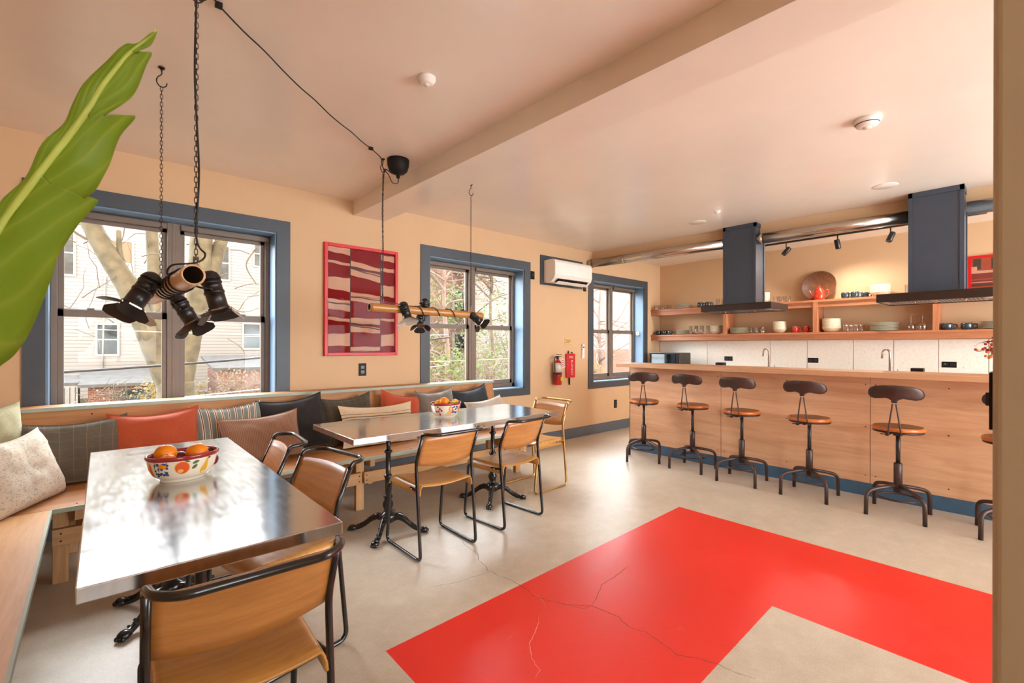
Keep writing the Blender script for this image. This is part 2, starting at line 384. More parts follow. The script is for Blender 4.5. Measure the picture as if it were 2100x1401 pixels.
# window wall with three openings
OPS = [(-.28, 1.122, .76, 2.268), (2.638, 4.028, .76, 2.268), (5.423, 6.75, .76, 2.268)]
def wall_x(name, y0, y1, x0, x1, ops, m):
    mb = MB(); xs = x0
    for a, b, z0, z1 in ops:
        mb.box((xs, y0, 0), (a, y1, H)); mb.box((a, y0, 0), (b, y1, z0)); mb.box((a, y0, z1), (b, y1, H)); xs = b
    mb.box((xs, y0, 0), (x1, y1, H)); return struct(name, mb, m)
wall_x('wall_front', YF, YF+.26, XL-.15, XR+.15, OPS, M['wall'])
wall_x('wall_back', YB-.15, YB, XL-.15, XR+.15, [(-.4, .9, .9, 2.2), (2.4, 4.7, .1, 2.55), (4.8, 7.1, .1, 2.55)], M['wall'])
struct('wall_right', MB().box((XR, YB, 0), (XR+.15, YF, H)), M['wall'])
struct('wall_left', MB().box((XL-.15, YB, 0), (XL, YF, H)), M['wall'])
struct('wall_column', MB().box((1.2, -1.3, 0), (1.5, .0515, H)), M['column'], bevel=.012, bseg=4)
# boxed beams under the ceiling
struct('ceiling_beam', MB().add([(1.80, YF, 2.545), (2.12, YF, 2.545), (2.20, YB, 2.545), (1.93, YB, 2.545), (1.80, YF, H), (2.12, YF, H), (2.20, YB, H), (1.93, YB, H)],
       [(0,1,2,3),(4,7,6,5),(0,4,5,1),(1,5,6,2),(2,6,7,3),(3,7,4,0)]), M['ceil'])
def bx(y): return 5.41+(YF-y)*.07
struct('ceiling_beam_kitchen', MB().add([(bx(YF), YF, 2.50), (bx(YF)+.22, YF, 2.50), (bx(YB)+.22, YB, 2.50), (bx(YB), YB, 2.50), (bx(YF), YF, H), (bx(YF)+.22, YF, H), (bx(YB)+.22, YB, H), (bx(YB), YB, H)],
       [(0,1,2,3),(4,7,6,5),(0,4,5,1),(1,5,6,2),(2,6,7,3),(3,7,4,0)]), M['wall'])
struct('baseboard_front', MB().box((XL, YF-.018, 0), (XR, YF, .14)), M['base'], bevel=.004)
struct('baseboard_right', MB().box((XR-.018, YB, 0), (XR, YF-.018, .14)), M['base'])
struct('baseboard_left', MB().box((XL, YB, 0), (XL+.018, YF-.018, .14)), M['base'])

struct('sky_block_storeys', MB().box((-22, YB-.15, H+.12), (45, YF+.26, 17)), M['wall'])  # unseen mass, added to keep the back sky off the outdoor facade
def make_window(i, op):
    a, b, z0, z1 = op; cw = .108
    root = bpy.data.objects.new('window_%d' % i, None); C.objects.link(root); root.location = ((a+b)/2, YF, z0); root['kind'] = 'structure'
    L = Matrix.Translation(-Vector(root.location))
    mb = MB(); y0, y1 = YF-.014, YF
    zb = z0-.09 if i > 1 else z0-.09
    mb.box((a-cw, y0, z1), (b+cw, y1, z1+cw), M=L); mb.box((a-cw, y0, zb), (b+cw, y1, z0), M=L)
    mb.box((a-cw, y0, z0), (a, y1, z1), M=L); mb.box((b, y0, z0), (b+cw, y1, z1), M=L)
    mb.build('window_casing', M['trim'], root)
    mb = MB(); t = .012; yr = YF+.19
    mb.box((a, y1, z0), (a+t, yr, z1), M=L); mb.box((b-t, y1, z0), (b, yr, z1), M=L); mb.box((a+t, y1, z1-t), (b-t, yr, z1), M=L)
    mb.build('window_reveal', M['reveal'], root)
    MB().box((a, y1-.0, z0), (b, yr, z0+t), M=L).build('window_sill', M['reveal'], root)
    # outer frame + mullion
    A, B = a+t, b-t; Z0, Z1 = z0+t, z1-t; mb = MB(); f = .035; mid = (A+B)/2; ys, ye = YF+.17, YF+.25
    mb.box((A, ys, Z0), (A+f, ye, Z1), M=L); mb.box((B-f, ys, Z0), (B, ye, Z1), M=L); mb.box((A, ys, Z1-.045), (B, ye, Z1), M=L)
    mb.box((A, ys, Z0), (B, ye, Z0+.05), M=L); mb.box((mid-.042, ys-.006, Z0), (mid+.042, ye, Z1), M=L)
    mb.box((mid-.012, ys-.010, Z0), (mid+.012, ys, Z1), M=L)
    mb.build('window_frame', M['frame'], root, bevel=.003)
    zm = z0+.76
    for (p, q) in ((A+f, mid-.042), (mid+.042, B-f)):
        for up in (0, 1):
            yy = YF+.20 if up else YF+.178; s = .032; lo, hi = (zm-.005, Z1-.045) if up else (Z0+.05, zm+.03)
            mb = MB(); rt = .03 if up else .052; rb = .042 if up else .05
            mb.box((p, yy, lo), (p+s, yy+.022, hi), M=L); mb.box((q-s, yy, lo), (q, yy+.022, hi), M=L)
            mb.box((p, yy, hi-rt), (q, yy+.022, hi), M=L); mb.box((p, yy, lo), (q, yy+.022, lo+rb), M=L)
            if up == 0:
                for k in (.28, .72): mb.box((p+(q-p)*k-.02, yy-.004, hi), (p+(q-p)*k+.02, yy+.016, hi+.014), M=L)
            o = mb.build('window_sash', M['frame'], root, bevel=.002)
            MB().box((p+s-.004, yy+.009, lo+rb-.004), (q-s+.004, yy+.013, hi-rt+.004), M=L).build('window_pane', M['glass'], o)
    # roller blind headrail
    MB().box((A+.01, ys-.03, Z1-.05), (mid-.045, ys-.006, Z1-.012), M=L).box((mid+.045, ys-.03, Z1-.05), (B-.01, ys-.006, Z1-.012), M=L).build('blind_rail', M['frame'], root, bevel=.003)
    return root
WIN = [make_window(i+1, op) for i, op in enumerate(OPS)]
th = MB().lathe([(0, 0), (.032, 0), (.034, .004), (.034, .012), (.028, .016), (0, .016)], 24, M=aim((6.738, 4.425, 1.505), (-1, 0, 0)))
th.box((6.7195, 4.405, 1.502), (6.722, 4.445, 1.508), 1)
tag(th.build('thermometer_dial', [M['thermo'], M['blackp']]), 'round cream dial on the pale blue reveal of the window beside the kitchen', 'dial')

# unseen windows behind the camera, added and sized to let in fill light
for k, (a, b, z0, z1) in enumerate([(-.4, .9, .9, 2.2), (2.4, 4.7, .1, 2.55), (4.8, 7.1, .1, 2.55)]):
    mb = MB()
    for x in (a, (a+b)/2-.03, b-.06): mb.box((x, YB-.1, z0), (x+.06, YB-.04, z1))
    mb.box((a, YB-.1, z0), (b, YB-.04, z0+.06)); mb.box((a, YB-.1, z1-.06), (b, YB-.04, z1))
    o = struct('window_%d' % (k+4), mb, M['frame'])
    MB().box((a+.02, YB-.075, z0+.02), (b-.02, YB-.07, z1-.02)).build('window_pane', M['glass'], o)

# ------------------------------------------------------------------ outdoors
GZ = -1.1
def far(x, z, y0, y1): return x*y1/y0, 1.3+(z-1.3)*y1/y0
g = MB().box((-30, YF+.4, GZ-.2), (50, 60, GZ)).build('garden_ground', M['ground']); g['kind'] = 'structure'
def house():
    Yh = 28.0; t = thing('clapboard_house', 'large white clapboard house seen through the left window', 'house', (1.5, Yh, GZ))
    L = Matrix.Translation((-1.5, -Yh, -GZ))
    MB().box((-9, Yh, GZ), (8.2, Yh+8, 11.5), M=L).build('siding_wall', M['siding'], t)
    for (x0, z1, x1, z0, kind) in [(-.073, 1.718, .238, 1.102, 0), (.143, 3.515, .479, 2.60, 1), (-.70, 3.6, -.443, 2.731, 0), (1.982, 3.673, 2.294, 2.888, 0), (2.629, 1.82, 2.977, 1.226, 0), (2.86, 3.9, 3.15, 3.3, 0)]:
        a, zt = far(x0, z1, 13, Yh); b, zb = far(x1, z0, 13, Yh)
        fr = MB(); w_ = .09
        fr.box((a-w_, Yh-.06, zb-w_), (a, Yh+.0, zt+w_), M=L).box((b, Yh-.06, zb-w_), (b+w_, Yh, zt+w_), M=L).box((a, Yh-.06, zt), (b, Yh, zt+w_), M=L).box((a, Yh-.06, zb-w_), (b, Yh, zb), M=L)
        zc = (zb+zt)/2; fr.box((a, Yh-.05, zc-.03), (b, Yh, zc+.03), M=L)
        f = fr.build('window_frame', M['whitet'], t)
        p = MB()
        if kind: p.box((a, Yh-.03, zc+.03), (b, Yh-.01, zt), 1, M=L).box((a, Yh-.03, zb), (b, Yh-.01, zc), 2, M=L)
        else: p.box((a, Yh-.03, zb), (b, Yh-.01, zt), 0, M=L)
        p.build('window_pane', [M['hw'], M['board'], M['whitet']], f)
    MB().tube([(-.05*28/13+.2, Yh-.05, 4.4), (-.05*28/13+.1, Yh-.05, -.4)], .035, 6, M=L).build('drain_pipe', M['whitet'], t)
house()
def shed(name, label, x0, x1, ztop, y0, depth, roofz, mat, over=.25):
    t = thing(name, label, 'shed', ((x0+x1)/2, y0, GZ)); L = Matrix.Translation((-(x0+x1)/2, -y0, -GZ))
    MB().box((x0, y0, GZ), (x1, y0+depth, ztop), M=L).build('brick_wall', mat, t)
    MB().add([(x0-over, y0-over, ztop), (x1+over, y0-over, ztop), (x1+over, y0+depth, roofz), (x0-over, y0+depth, roofz), (x0-over, y0-over, ztop+.1), (x1+over, y0-over, ztop+.1), (x1+over, y0+depth, roofz+.1), (x0-over, y0+depth, roofz+.1)],
             [(0,3,2,1),(4,5,6,7),(0,1,5,4),(1,2,6,5),(2,3,7,6),(3,0,4,7)], M=L).build('roof', M['slate'], t)
    return t, L
t, L = shed('garden_shed', 'low red brick shed with flat grey roof before the white house', -.35, 2.0, -.12, 21, 2.5, .28, M['brick'])
MB().box((.5, 20.96, -.95), (1.3, 21.0, -.25), M=L).build('window_pane', M['hw'], t)
t, L = shed('gate_shed', 'small pale metal-barred shed left of the brick shed', -1.5, -.6, -.05, 21, 2, .1, M['whitet'], .02)
mb = MB()
for k in range(7): mb.box((-1.45+k*.13, 20.93, GZ), (-1.43+k*.13, 20.95, -.1), M=L)
mb.build('bars', M['black'], t)
t, L = shed('brick_outbuilding', 'brick outbuilding with pitched grey roof at the right of the white house', 3.4, 6.2, .32, 21, 2.6, .75, M['brickp'])
def leaves(mb, cx, cy, cz, rx, ry, rz, n, s, rs, shell=.35):
    for _ in range(n):
        d = Vector((rs.gauss(0, 1), rs.gauss(0, 1), rs.gauss(0, 1))).normalized(); q = rs.random()**shell
        p = Vector((cx+d.x*rx*q, cy+d.y*ry*q, cz+d.z*rz*q))
        u = Vector((rs.gauss(0, 1), rs.gauss(0, 1), rs.gauss(0, 1))).normalized(); v = u.orthogonal().normalized(); k = s*rs.uniform(.6, 1.3)
        mb.add([p, p+u*k*.5+v*k*.3, p+u*k, p+u*k*.5-v*k*.3], [(0, 1, 2, 3)])
def twigs(mb, base, n, h, spread, r, rs, depth=2):
    for _ in range(n):
        a = rs.uniform(0, 2*PI); tip = Vector(base)+Vector((math.cos(a)*spread*rs.random(), math.sin(a)*spread*rs.random()*.6, h*rs.uniform(.5, 1)))
        mid = Vector(base).lerp(tip, .5)+Vector((rs.uniform(-.15, .15), rs.uniform(-.1, .1), rs.uniform(0, .15)))*h*.5
        mb.tube(spline([base, mid, tip], 4), [r*(1-.1*i) for i in range(9)], 5)
        for k in range(depth*2):
            s = mid.lerp(tip, rs.random()); e = s+Vector((rs.uniform(-1, 1), rs.uniform(-.6, .6), rs.uniform(-.2, .8)))*h*.22
            mb.tube([s, e], [r*.45, r*.2], 4)
def tree():
    y = 12.0; t = thing('tall_tree', 'tall bare tree with thick forked trunk before the white house', 'tree', (.95, y, GZ)); L = Matrix.Translation((-.95, -y, -GZ))
    def P3(p, dy=0): 
        x, z = far(p[0], p[1], 8.5, y); return Vector((x, y+dy, z))
    def limb(pts, rs_, name='trunk', dy=0, n=6):
        q = [P3(p, dy*i) for i, p in enumerate(pts)]; S = spline(q, n); k = len(S)
        rr = [rs_[0]+(rs_[1]-rs_[0])*i/(k-1) for i in range(k)]; rr = [a*(1+.08*noise.noise(Vector((i*.7, 3, 1)))) for i, a in enumerate(rr)]
        return MB().tube(S, rr, 14, M=L).build(name, M['bark'], t)
    limb([(.86, -.45), (.84, .35), (.82, .75)], (.36, .33))
    limb([(.80, .55), (.62, 1.1), (.44, 1.66), (.25, 2.16), (.03, 2.6), (-.13, 3.0), (-.25, 3.6), (-.5, 4.6)], (.24, .12), 'limb')
    limb([(.84, .5), (.92, 1.05), (1.03, 1.7), (1.12, 2.2), (1.13, 2.7), (1.16, 3.2), (1.3, 4.6)], (.25, .2), 'limb')
    limb([(.80, .55), (.70, 1.0), (.60, 1.7), (.57, 2.3), (.54, 2.85), (.52, 3.6)], (.14, .10), 'limb')
    limb([(1.05, 1.75), (1.2, 2.1), (1.33, 2.65), (1.45, 3.1), (1.7, 4)], (.17, .1), 'limb')
    limb([(.56, 2.0), (.35, 2.2), (.2, 2.5), (.17, 2.9)], (.07, .04), 'limb')
    limb([(-.02, 2.7), (-.2, 2.75), (-.45, 2.95)], (.03, .015), 'branch'); limb([(1.9, 2.9), (1.75, 2.6), (1.9, 2.3)], (.02, .01), 'branch')
    rs = random.Random(4); mb = MB()
    for _ in range(46):
        s = P3((rs.uniform(-.4, 1.8), rs.uniform(1.4, 3.4)), rs.uniform(-.5, .5)); pts = [s]; d = Vector((rs.uniform(-1, 1), rs.uniform(-.4, .4), rs.uniform(-.5, 1))).normalized()
        for k in range(5): d = (d+Vector((rs.uniform(-.5, .5), rs.uniform(-.2, .2), rs.uniform(-.4, .4)))).normalized(); pts.append(pts[-1]+d*.22)
        mb.tube(spline(pts, 2), [.012*(1-.07*i) for i in range(11)], 4, M=L)
    o = mb.build('twigs', M['twig'], t); o['kind'] = 'stuff'
tree()
def shrub(name, label, x, y, h, rad, lm, tm, nl, s, seed, nt_=12):
    t = thing(name, label, 'shrub', (x, y, GZ)); rs = random.Random(seed)
    mb = MB(); twigs(mb, (0, 0, 0), nt_, h, rad, .02, rs); mb.build('stems', tm, t)
    mb = MB(); leaves(mb, 0, 0, h*.6, rad, rad*.5, h*.42, nl, s, rs); mb.build('foliage', lm, t)
shrub('garden_shrub', 'yellow-leaved shrub beside the tree trunk, left of the left window mullion', 1.15, 13, 1.75, .75, M['leafy'], M['twig'], 700, .12, 1, 14)
shrub('garden_shrub', 'dry tangled shrub low in the right half of the left window', 2.55, 13, 1.8, 1.0, M['leafdry'], M['twigr'], 900, .09, 2, 40)
shrub('garden_shrub', 'bare straw-coloured shrub in front of the red brick shed', .35, 14, 1.5, .9, M['leafdry'], M['twig'], 120, .09, 3, 40)
def small_tree(name, label, x, y, h, lm, tm, seed, nl, r=.11, low=0.35, s=.14, spread=1.9, nb=16):
    t = thing(name, label, 'tree', (x, y, GZ)); rs = random.Random(seed)
    S = spline([(0, 0, 0), (.08, 0, h*.3), (-.05, 0, h*.6), (.1, 0, h)], 5); MB().tube(S, [r*(1-.045*i) for i in range(16)], 10).build('trunk', tm, t)
    mb = MB(); tips = []
    for k in range(nb):
        z = h*rs.uniform(low, .95); a = rs.uniform(0, 2*PI); d = Vector((math.cos(a), math.sin(a)*.6, rs.uniform(.15, .8)))
        p = Vector((0, 0, z)); pts = [p]
        for q in range(4): d = d+Vector((rs.uniform(-.3, .3), rs.uniform(-.2, .2), rs.uniform(-.25, .2))); p = p+d.normalized()*spread/4; pts.append(p); tips.append(p.copy())
        mb.tube(spline(pts, 3), [.035*(1-.07*i) for i in range(13)], 5)
        for q in range(5):
            s0 = rs.choice(pts); mb.tube([s0, s0+Vector((rs.uniform(-.6, .6), rs.uniform(-.4, .4), rs.uniform(-.4, .6)))], [.012, .004], 4)
    mb.build('branches', tm, t)
    mb = MB()
    for p in tips: leaves(mb, p.x, p.y, p.z, .55, .4, .45, nl, s, rs, .6)
    mb.build('foliage', lm, t)
small_tree('young_tree', 'slender pink-barked young tree in the left half of the middle window', 6.9, 10.5, 6.5, M['leafg'], M['twigr'], 11, 14, .09, .3, .09)
small_tree('young_tree', 'rust-leaved branching tree in the upper right of the middle window', 9.3, 11.5, 6.0, M['leafb'], M['twig'], 12, 14, .08, .55, .1)
small_tree('young_tree', 'pale green leafy tree far behind in the middle window', 11.2, 15.5, 6.0, M['leafg'], M['twig'], 13, 26, .1, .2, .16, 2.2)
small_tree('young_tree', 'thin bare tree seen through the window beside the kitchen', 14.2, 11.0, 5.5, M['leafdry'], M['twigr'], 14, 2, .08, .25, .09, 2.2, 26)
for k, (x, y, h, r_, lm, lb) in enumerate([(6.2, 9.2, 2.3, 1.1, 'leafg', 'light green shrub low in the left pane of the middle window'), (8.0, 10.2, 2.4, 1.2, 'leafg', 'light green shrub low in the right pane of the middle window'), (9.8, 12.6, 3.0, 1.8, 'leafg', 'tall bright green shrub behind the young trees'), (14.2, 15.5, 3.6, 2.2, 'leafg', 'green shrub before the distant brick house'), (12.5, 10.2, 1.9, 1.0, 'leafy', 'yellow green shrub low in the window beside the kitchen')]):
    shrub('garden_shrub', lb, x, y, h, r_, M[lm], M['twigr'], 900, .11, 20+k, 30)
mb = MB(); rs = random.Random(9)
for _ in range(60):
    p = Vector((rs.uniform(4.5, 9.5), rs.uniform(7.2, 9.0), rs.uniform(-.9, .9))); d = Vector((rs.uniform(.4, 1), rs.uniform(-.2, .2), rs.uniform(-.45, .25)))*rs.uniform(.6, 1.3)
    mb.tube(spline([p, p+d*.5+Vector((0, 0, rs.uniform(-.1, .1))), p+d], 4), rs.uniform(.007, .016), 5)
tag(mb.build('brush_pile', M['twigr']), 'tangle of bare pinkish branches at the foot of the middle window', 'branches', kind='stuff')
t = thing('brick_house', 'distant red brick house with white windows beyond the middle window', 'house', (17, 26, GZ)); L = Matrix.Translation((-17, -26, -GZ))
MB().box((12.5, 26, GZ), (30, 33, 12), M=L).build('brick_wall', M['brickp'], t)
for x, z in ((15.2, 3.2), (18.2, 3.2), (21, 3.2), (15.2, .3), (18.2, .3), (15.2, 6.2), (18.2, 6.2)):
    f = MB().box((x-.55, 25.9, z), (x+.55, 26, z+1.9), M=L).build('window_frame', M['whitet'], t); MB().box((x-.42, 25.88, z+.12), (x+.42, 25.9, z+1.75), M=L).build('window_pane', M['hw'], f)
t = thing('brick_building', 'pale brick building filling the window beside the kitchen', 'building', (20, 17, GZ)); L = Matrix.Translation((-20, -17, -GZ))
MB().box((17.2, 17, GZ), (30, 24, 9), M=L).build('brick_wall', brick('white_brick', 'A49A92', '948880', 'B0AAA4'), t)
MB().box((17.2, 16.96, GZ), (30, 17, 1.1), M=L).build('brick_base', M['brickp'], t)
for a, b, s_, lb in [((-3, 9, .82), (6, 9, 1.49), .018, 'thick black wire rising across the lower panes of the left window'), ((-3, 9, .37), (6, 9, .86), .009, 'white wire across the bottom of the left window'), ((-3, 9, 1.66), (6, 9, 1.55), .006, 'thin wire across the middle of the left window'), ((4, 9, .95), (12, 9, 1.25), .006, 'thin wire crossing the middle window')]:
    pts = [Vector(a).lerp(Vector(b), k/12)+Vector((0, 0, -.12*math.sin(PI*k/12))) for k in range(13)]
    tag(MB().tube(pts, s_, 6).build('overhead_wire', M['cable'] if s_ > .012 else M['whitet']), lb, 'wire')

# ------------------------------------------------------------------ dining tables
def leg_pedestal(root, x, y, zt):
    T = Matrix.Translation((x, y, 0))
    MB().lathe([(.10, zt-.006), (.10, zt-.016), (.03, zt-.02), (.016, zt-.05), (.016, .575), (.020, .572), (.029, .566), (.029, .556), (.020, .55), (.0175, .545), (.0175, .405), (.022, .40), (.029, .392), (.029, .382), (.022, .375),
               (.021, .30), (.021, .262), (.026, .256), (.031, .248), (.031, .238), (.024, .23), (.024, .22), (.034, .205), (.037, .19), (.030, .165), (.024, .15), (.032, .14), (.055, .125), (.062, .108), (.055, .095), (.045, .07), (0, .07)][::-1], 20, M=T).build('pedestal', M['iron'], root)
    for k in range(4):
        a = PI/4+k*PI/2; Rm = T @ Matrix.Rotation(a, 4, 'Z')
        mb = MB(); S = spline([(.03, 0, .095), (.075, 0, .105), (.12, 0, .085), (.17, 0, .045), (.215, 0, .024), (.24, 0, .022)], 5)
        rr = [.028-.012*min(1, i/14) for i in range(len(S))]; mb.tube(S, rr, 10, M=Rm)
        mb.tube(S[4:-6], [.006]*len(S[4:-6]), 8, M=Rm @ Matrix.Translation((0, 0, .017)))
        for j in range(9):
            p = S[5+j*2] if 5+j*2 < len(S)-3 else S[-3]
            mb.lathe([(0, -.007), (.006, -.004), (.007, 0), (.006, .004), (0, .007)], 8, M=Rm @ Matrix.Translation(p+Vector((0, .010*(1 if j % 2 else -1), .016))))
        mb.lathe([(0, -.022), (.018, -.018), (.027, -.006), (.027, .004), (.019, .014), (0, .018)], 12, M=Rm @ Matrix.Translation((.252, 0, .022)), sx=1.15)
        for q in (-1, 0, 1): mb.lathe([(0, -.012), (.008, -.008), (.010, 0), (.007, .008), (0, .011)], 8, M=Rm @ Matrix.Translation((.277, q*.014, .014)))
        mb.build('foot', M['iron'], root)
def table(x0, x1, y0, y1, label, peds):
    cx, cy = (x0+x1)/2, (y0+y1)/2; t = thing('dining_table', label, 'table', (cx, cy, 0)); L = Matrix.Translation((-cx, -cy, 0))
    MB().box((x0, y0, .712), (x1, y1, .75), M=L).build('tabletop', M['tabletop'], t, bevel=.003)
    for x, y in peds: leg_pedestal(t, x-cx, y-cy, .712)
table(-.045, .563, 1.43, 3.195, 'near zinc-topped table with the oval bowl of oranges on it', [(.255, 1.90), (.255, 2.84)])
table(1.10, 2.86, 2.64, 3.335, 'long zinc-topped table along the bench under the second hanging lamp', [(1.50, 3.0), (2.49, 3.06)])

# ------------------------------------------------------------------ chairs
def make_chair(tube_m, fname='stacking_chair'):
    t = thing(fname, 'x', 'chair'); r = .0105; W = .205
    for s in (-1, 1):
        x = s*W
        pts = [(s*.165, .160, .405), (x, .172, .400), (x, .218, r), (x, -.215, r), (x, -.158, .585), (x, -.232, .760)]
        S = fillet(pts, .045, 6)
        sf = MB().tube(S, r, 12).build('side_frame', tube_m, t)
        MB().lathe([(0, 0), (.008, 0), (.008, .004), (0, .005)], 10, M=aim((x*.985, -.10, .418), (s, 0, 0))).build('bolt', M['steel'], sf)
        MB().lathe([(0, 0), (.008, 0), (.008, .004), (0, .005)], 10, M=aim((x*.985, -.14, .418), (s, 0, 0))).build('bolt', M['steel'], sf)
        MB().tube([(x, .10, .0015), (x, -.1, .0015)], .004, 6).build('glide', M['white'], sf)
        # seat support tube running back to the upright
        MB().tube([(s*.180, .158, .408), (s*.184, -.02, .415), (x, -.172, .425)], .008, 8).build('seat_rail', tube_m, t)
    rail = fillet([(-W, -.227, .750), (-W, -.238, .775), (-W+.008, -.290, .777), (-.150, -.330, .777), (.150, -.330, .777), (W-.008, -.290, .777), (W, -.238, .775), (W, -.227, .750)], .03, 5)
    MB().tube(rail, r, 12).build('top_rail', tube_m, t)
    # seat: curved ply, dished across, sides rolled down
    prof = []
    for k in range(33):
        u = -1+2*k/32; au = abs(u)
        if au < .78: x = u/.78*.172; z = .452-.014*(1-(au/.78)**2)
        else:
            q = (au-.78)/.22; an = q*PI/2; x = (.172+.026*math.sin(an))*(1 if u > 0 else -1); z = .452-.026*(1-math.cos(an))-.050*max(0, q-.3)
        prof.append((x, z))
    n = len(prof); vs = []; fs = []; ny = 8; th_ = .009
    for j in range(ny+1):
        y = -.185+.385*j/ny; v = j/ny
        for k, (x, z) in enumerate(prof):
            drop = .0; sidecut = 1.0
            zz = z-(.018*max(0, (v-.85)/.15)**2)
            vs.append((x*(1+.02*v), y, zz))
    for j in range(ny+1):
        for k, (x, z) in enumerate(prof):
            kx = -math.copysign(min(1, max(0, (abs(x)-.165)/.033)), x)*th_; 
            a = vs[j*n+k]; vs.append((a[0]+kx, a[1], a[2]-th_*(1-abs(kx)/th_*.8)))
    o_ = (ny+1)*n
    for j in range(ny):
        for k in range(n-1):
            fs.append((j*n+k, j*n+k+1, (j+1)*n+k+1, (j+1)*n+k)); fs.append((o_+j*n+k, o_+(j+1)*n+k, o_+(j+1)*n+k+1, o_+j*n+k+1))
        fs.append((j*n, (j+1)*n, o_+(j+1)*n, o_+j*n)); fs.append((j*n+n-1, o_+j*n+n-1, o_+(j+1)*n+n-1, (j+1)*n+n-1))
    for k in range(n-1):
        fs.append((k, o_+k, o_+k+1, k+1)); fs.append((ny*n+k, ny*n+k+1, o_+ny*n+k+1, o_+ny*n+k))
    MB().add(vs, fs, 0, True).build('seat', M['ply'], t)
    # backrest: ply curved backwards between the uprights
    vs = []; fs = []; nx, nz = 16, 6
    for side in (0, 1):
        for j in range(nz+1):
            v = j/nz; z0 = .570+.178*v; y0 = -.155-.075*v
            for k in range(nx+1):
                u = -1+2*k/nx; bow = .020*(1-u*u)
                zz = z0 + (0 if v > .01 else -.018*(1-u*u)) + (.006*(1-u*u) if v > .99 else 0)
                vs.append((u*.195, y0-bow+(.004 if side else -.004)+.004, zz))
    o_ = (nz+1)*(nx+1); q = nx+1
    for j in range(nz):
        for k in range(nx):
            a = j*q+k; fs.append((a, a+1, a+q+1, a+q)); fs.append((o_+a, o_+a+q, o_+a+q+1, o_+a+1))
    for k in range(nx): fs.append((k, o_+k, o_+k+1, k+1)); a = nz*q+k; fs.append((a, a+1, o_+a+1, o_+a))
    for j in range(nz): a = j*q; fs.append((a, a+q, o_+a+q, o_+a)); a = j*q+nx; fs.append((a, o_+a, o_+a+q, a+q))
    MB().add(vs, fs, 0, True).build('backrest', M['plyB'], t)
    return t
ch = make_chair(M['blacktube']); CH = [
    ((.285, 1.50, 0), R(-2), 'black-framed plywood chair at the near end of the table, closest to the camera'),
    ((.56, 2.17, 0), R(101), 'black-framed plywood chair at the right side of the near table, closer of two'),
    ((.51, 2.775, 0), R(85), 'black-framed plywood chair at the far right corner of the near table'),
    ((1.625, 2.635, 0), R(0), 'black-framed plywood chair, back to the camera, left of two at the long table'),
    ((2.295, 2.685, 0), R(5), 'black-framed plywood chair, back to the camera, right of two at the long table')]
for i, (l, a, lb) in enumerate(CH): place(ch, i > 0, l, a, lb)
ch2 = make_chair(M['gold']); place(ch2, False, (3.02, 3.09, 0), R(92), 'gold-framed plywood chair at the far right end of the long table')

# ------------------------------------------------------------------ benches
def stud(mb, a, b): mb.box(a, b)
t = thing('window_bench', 'long plywood bench with tall back running under the windows', 'bench', (1.3, 3.8, 0)); L = Matrix.Translation((-1.3, -3.8, 0))
MB().box((-.68, 3.357, .432), (3.36, 4.03, .45), M=L).build('seat_board', M['bench'], t)
MB().box((-.19, 3.347, .428), (3.36, 3.357, .451), M=L).build('edge_strip', M['seafoam'], t)
BA, BB = (4.03, .45), (4.13, .882)
MB().add([(-.70, BA[0], BA[1]), (3.33, BA[0], BA[1]), (3.33, BB[0], BB[1]), (-.70, BB[0], BB[1]), (-.70, BA[0]+.02, BA[1]), (3.33, BA[0]+.02, BA[1]), (3.33, BB[0]+.02, BB[1]), (-.70, BB[0]+.02, BB[1])],
         [(0,1,2,3),(4,7,6,5),(0,4,5,1),(1,5,6,2),(2,6,7,3),(3,7,4,0)], M=L).build('backrest', M['bench'], t)
MB().add([(3.33, BA[0], BA[1]), (3.35, BA[0], BA[1]), (3.35, BB[0], BB[1]+.01), (3.33, BB[0], BB[1]+.01), (3.33, 4.25, BA[1]), (3.35, 4.25, BA[1]), (3.35, 4.25, BB[1]+.01), (3.33, 4.25, BB[1]+.01)],
         [(0,1,2,3),(4,7,6,5),(0,4,5,1),(1,5,6,2),(2,6,7,3),(3,7,4,0)], M=L).build('end_panel', M['bench'], t)
MB().box((-.70, 4.115, .882), (3.36, 4.30, .902), M=L).build('cap_board', M['bench'], t)
MB().box((-.70, 4.107, .880), (3.36, 4.115, .903), M=L).build('cap_edge', M['seafoam'], t)
def screw(Mx, par): MB().lathe([(0, 0), (.005, 0), (.0045, .0025), (0, .003)], 8, M=Mx).build('screw', M['brownd'], par)
for x in (-.05, .9, 1.75, 2.35, 2.9, 3.25): screw(L @ aim((x, 4.121, .845), (0, -1, .2)), t)
for x in (-.1, .5, 1.2, 1.9, 2.6): screw(L @ aim((x, 3.4, .45), (0, 0, 1)), t)
for x in (-.20, 1.49, 3.17):
    MB().box((x, 3.52, 0), (x+.064, 3.56, .43), M=L).build('leg', M['pinez'], t, bevel=.003)
    MB().box((x, 3.98, 0), (x+.089, 4.02, .43), M=L).build('leg', M['pinez'], t, bevel=.003)
    MB().box((x+.089, 3.50, .20), (x+.127, 4.03, .29), M=L).build('cross_rail', M['pinez'], t, bevel=.003)
    MB().box((x+.089, 3.46, .345), (x+.127, 4.03, .43), M=L).build('cross_rail', M['pinez'], t, bevel=.003)
MB().box((-.20, 3.482, .215), (1.52, 3.52, .305), M=L).build('front_rail', M['pine'], t, bevel=.003)
MB().box((1.54, 3.482, .215), (3.26, 3.52, .305), M=L).build('front_rail', M['pine'], t, bevel=.003)
for x in (-.165, 1.50, 1.56, 3.19):
    for z in (.24, .28): screw(L @ aim((x, 3.482, z), (0, -1, 0)), t)

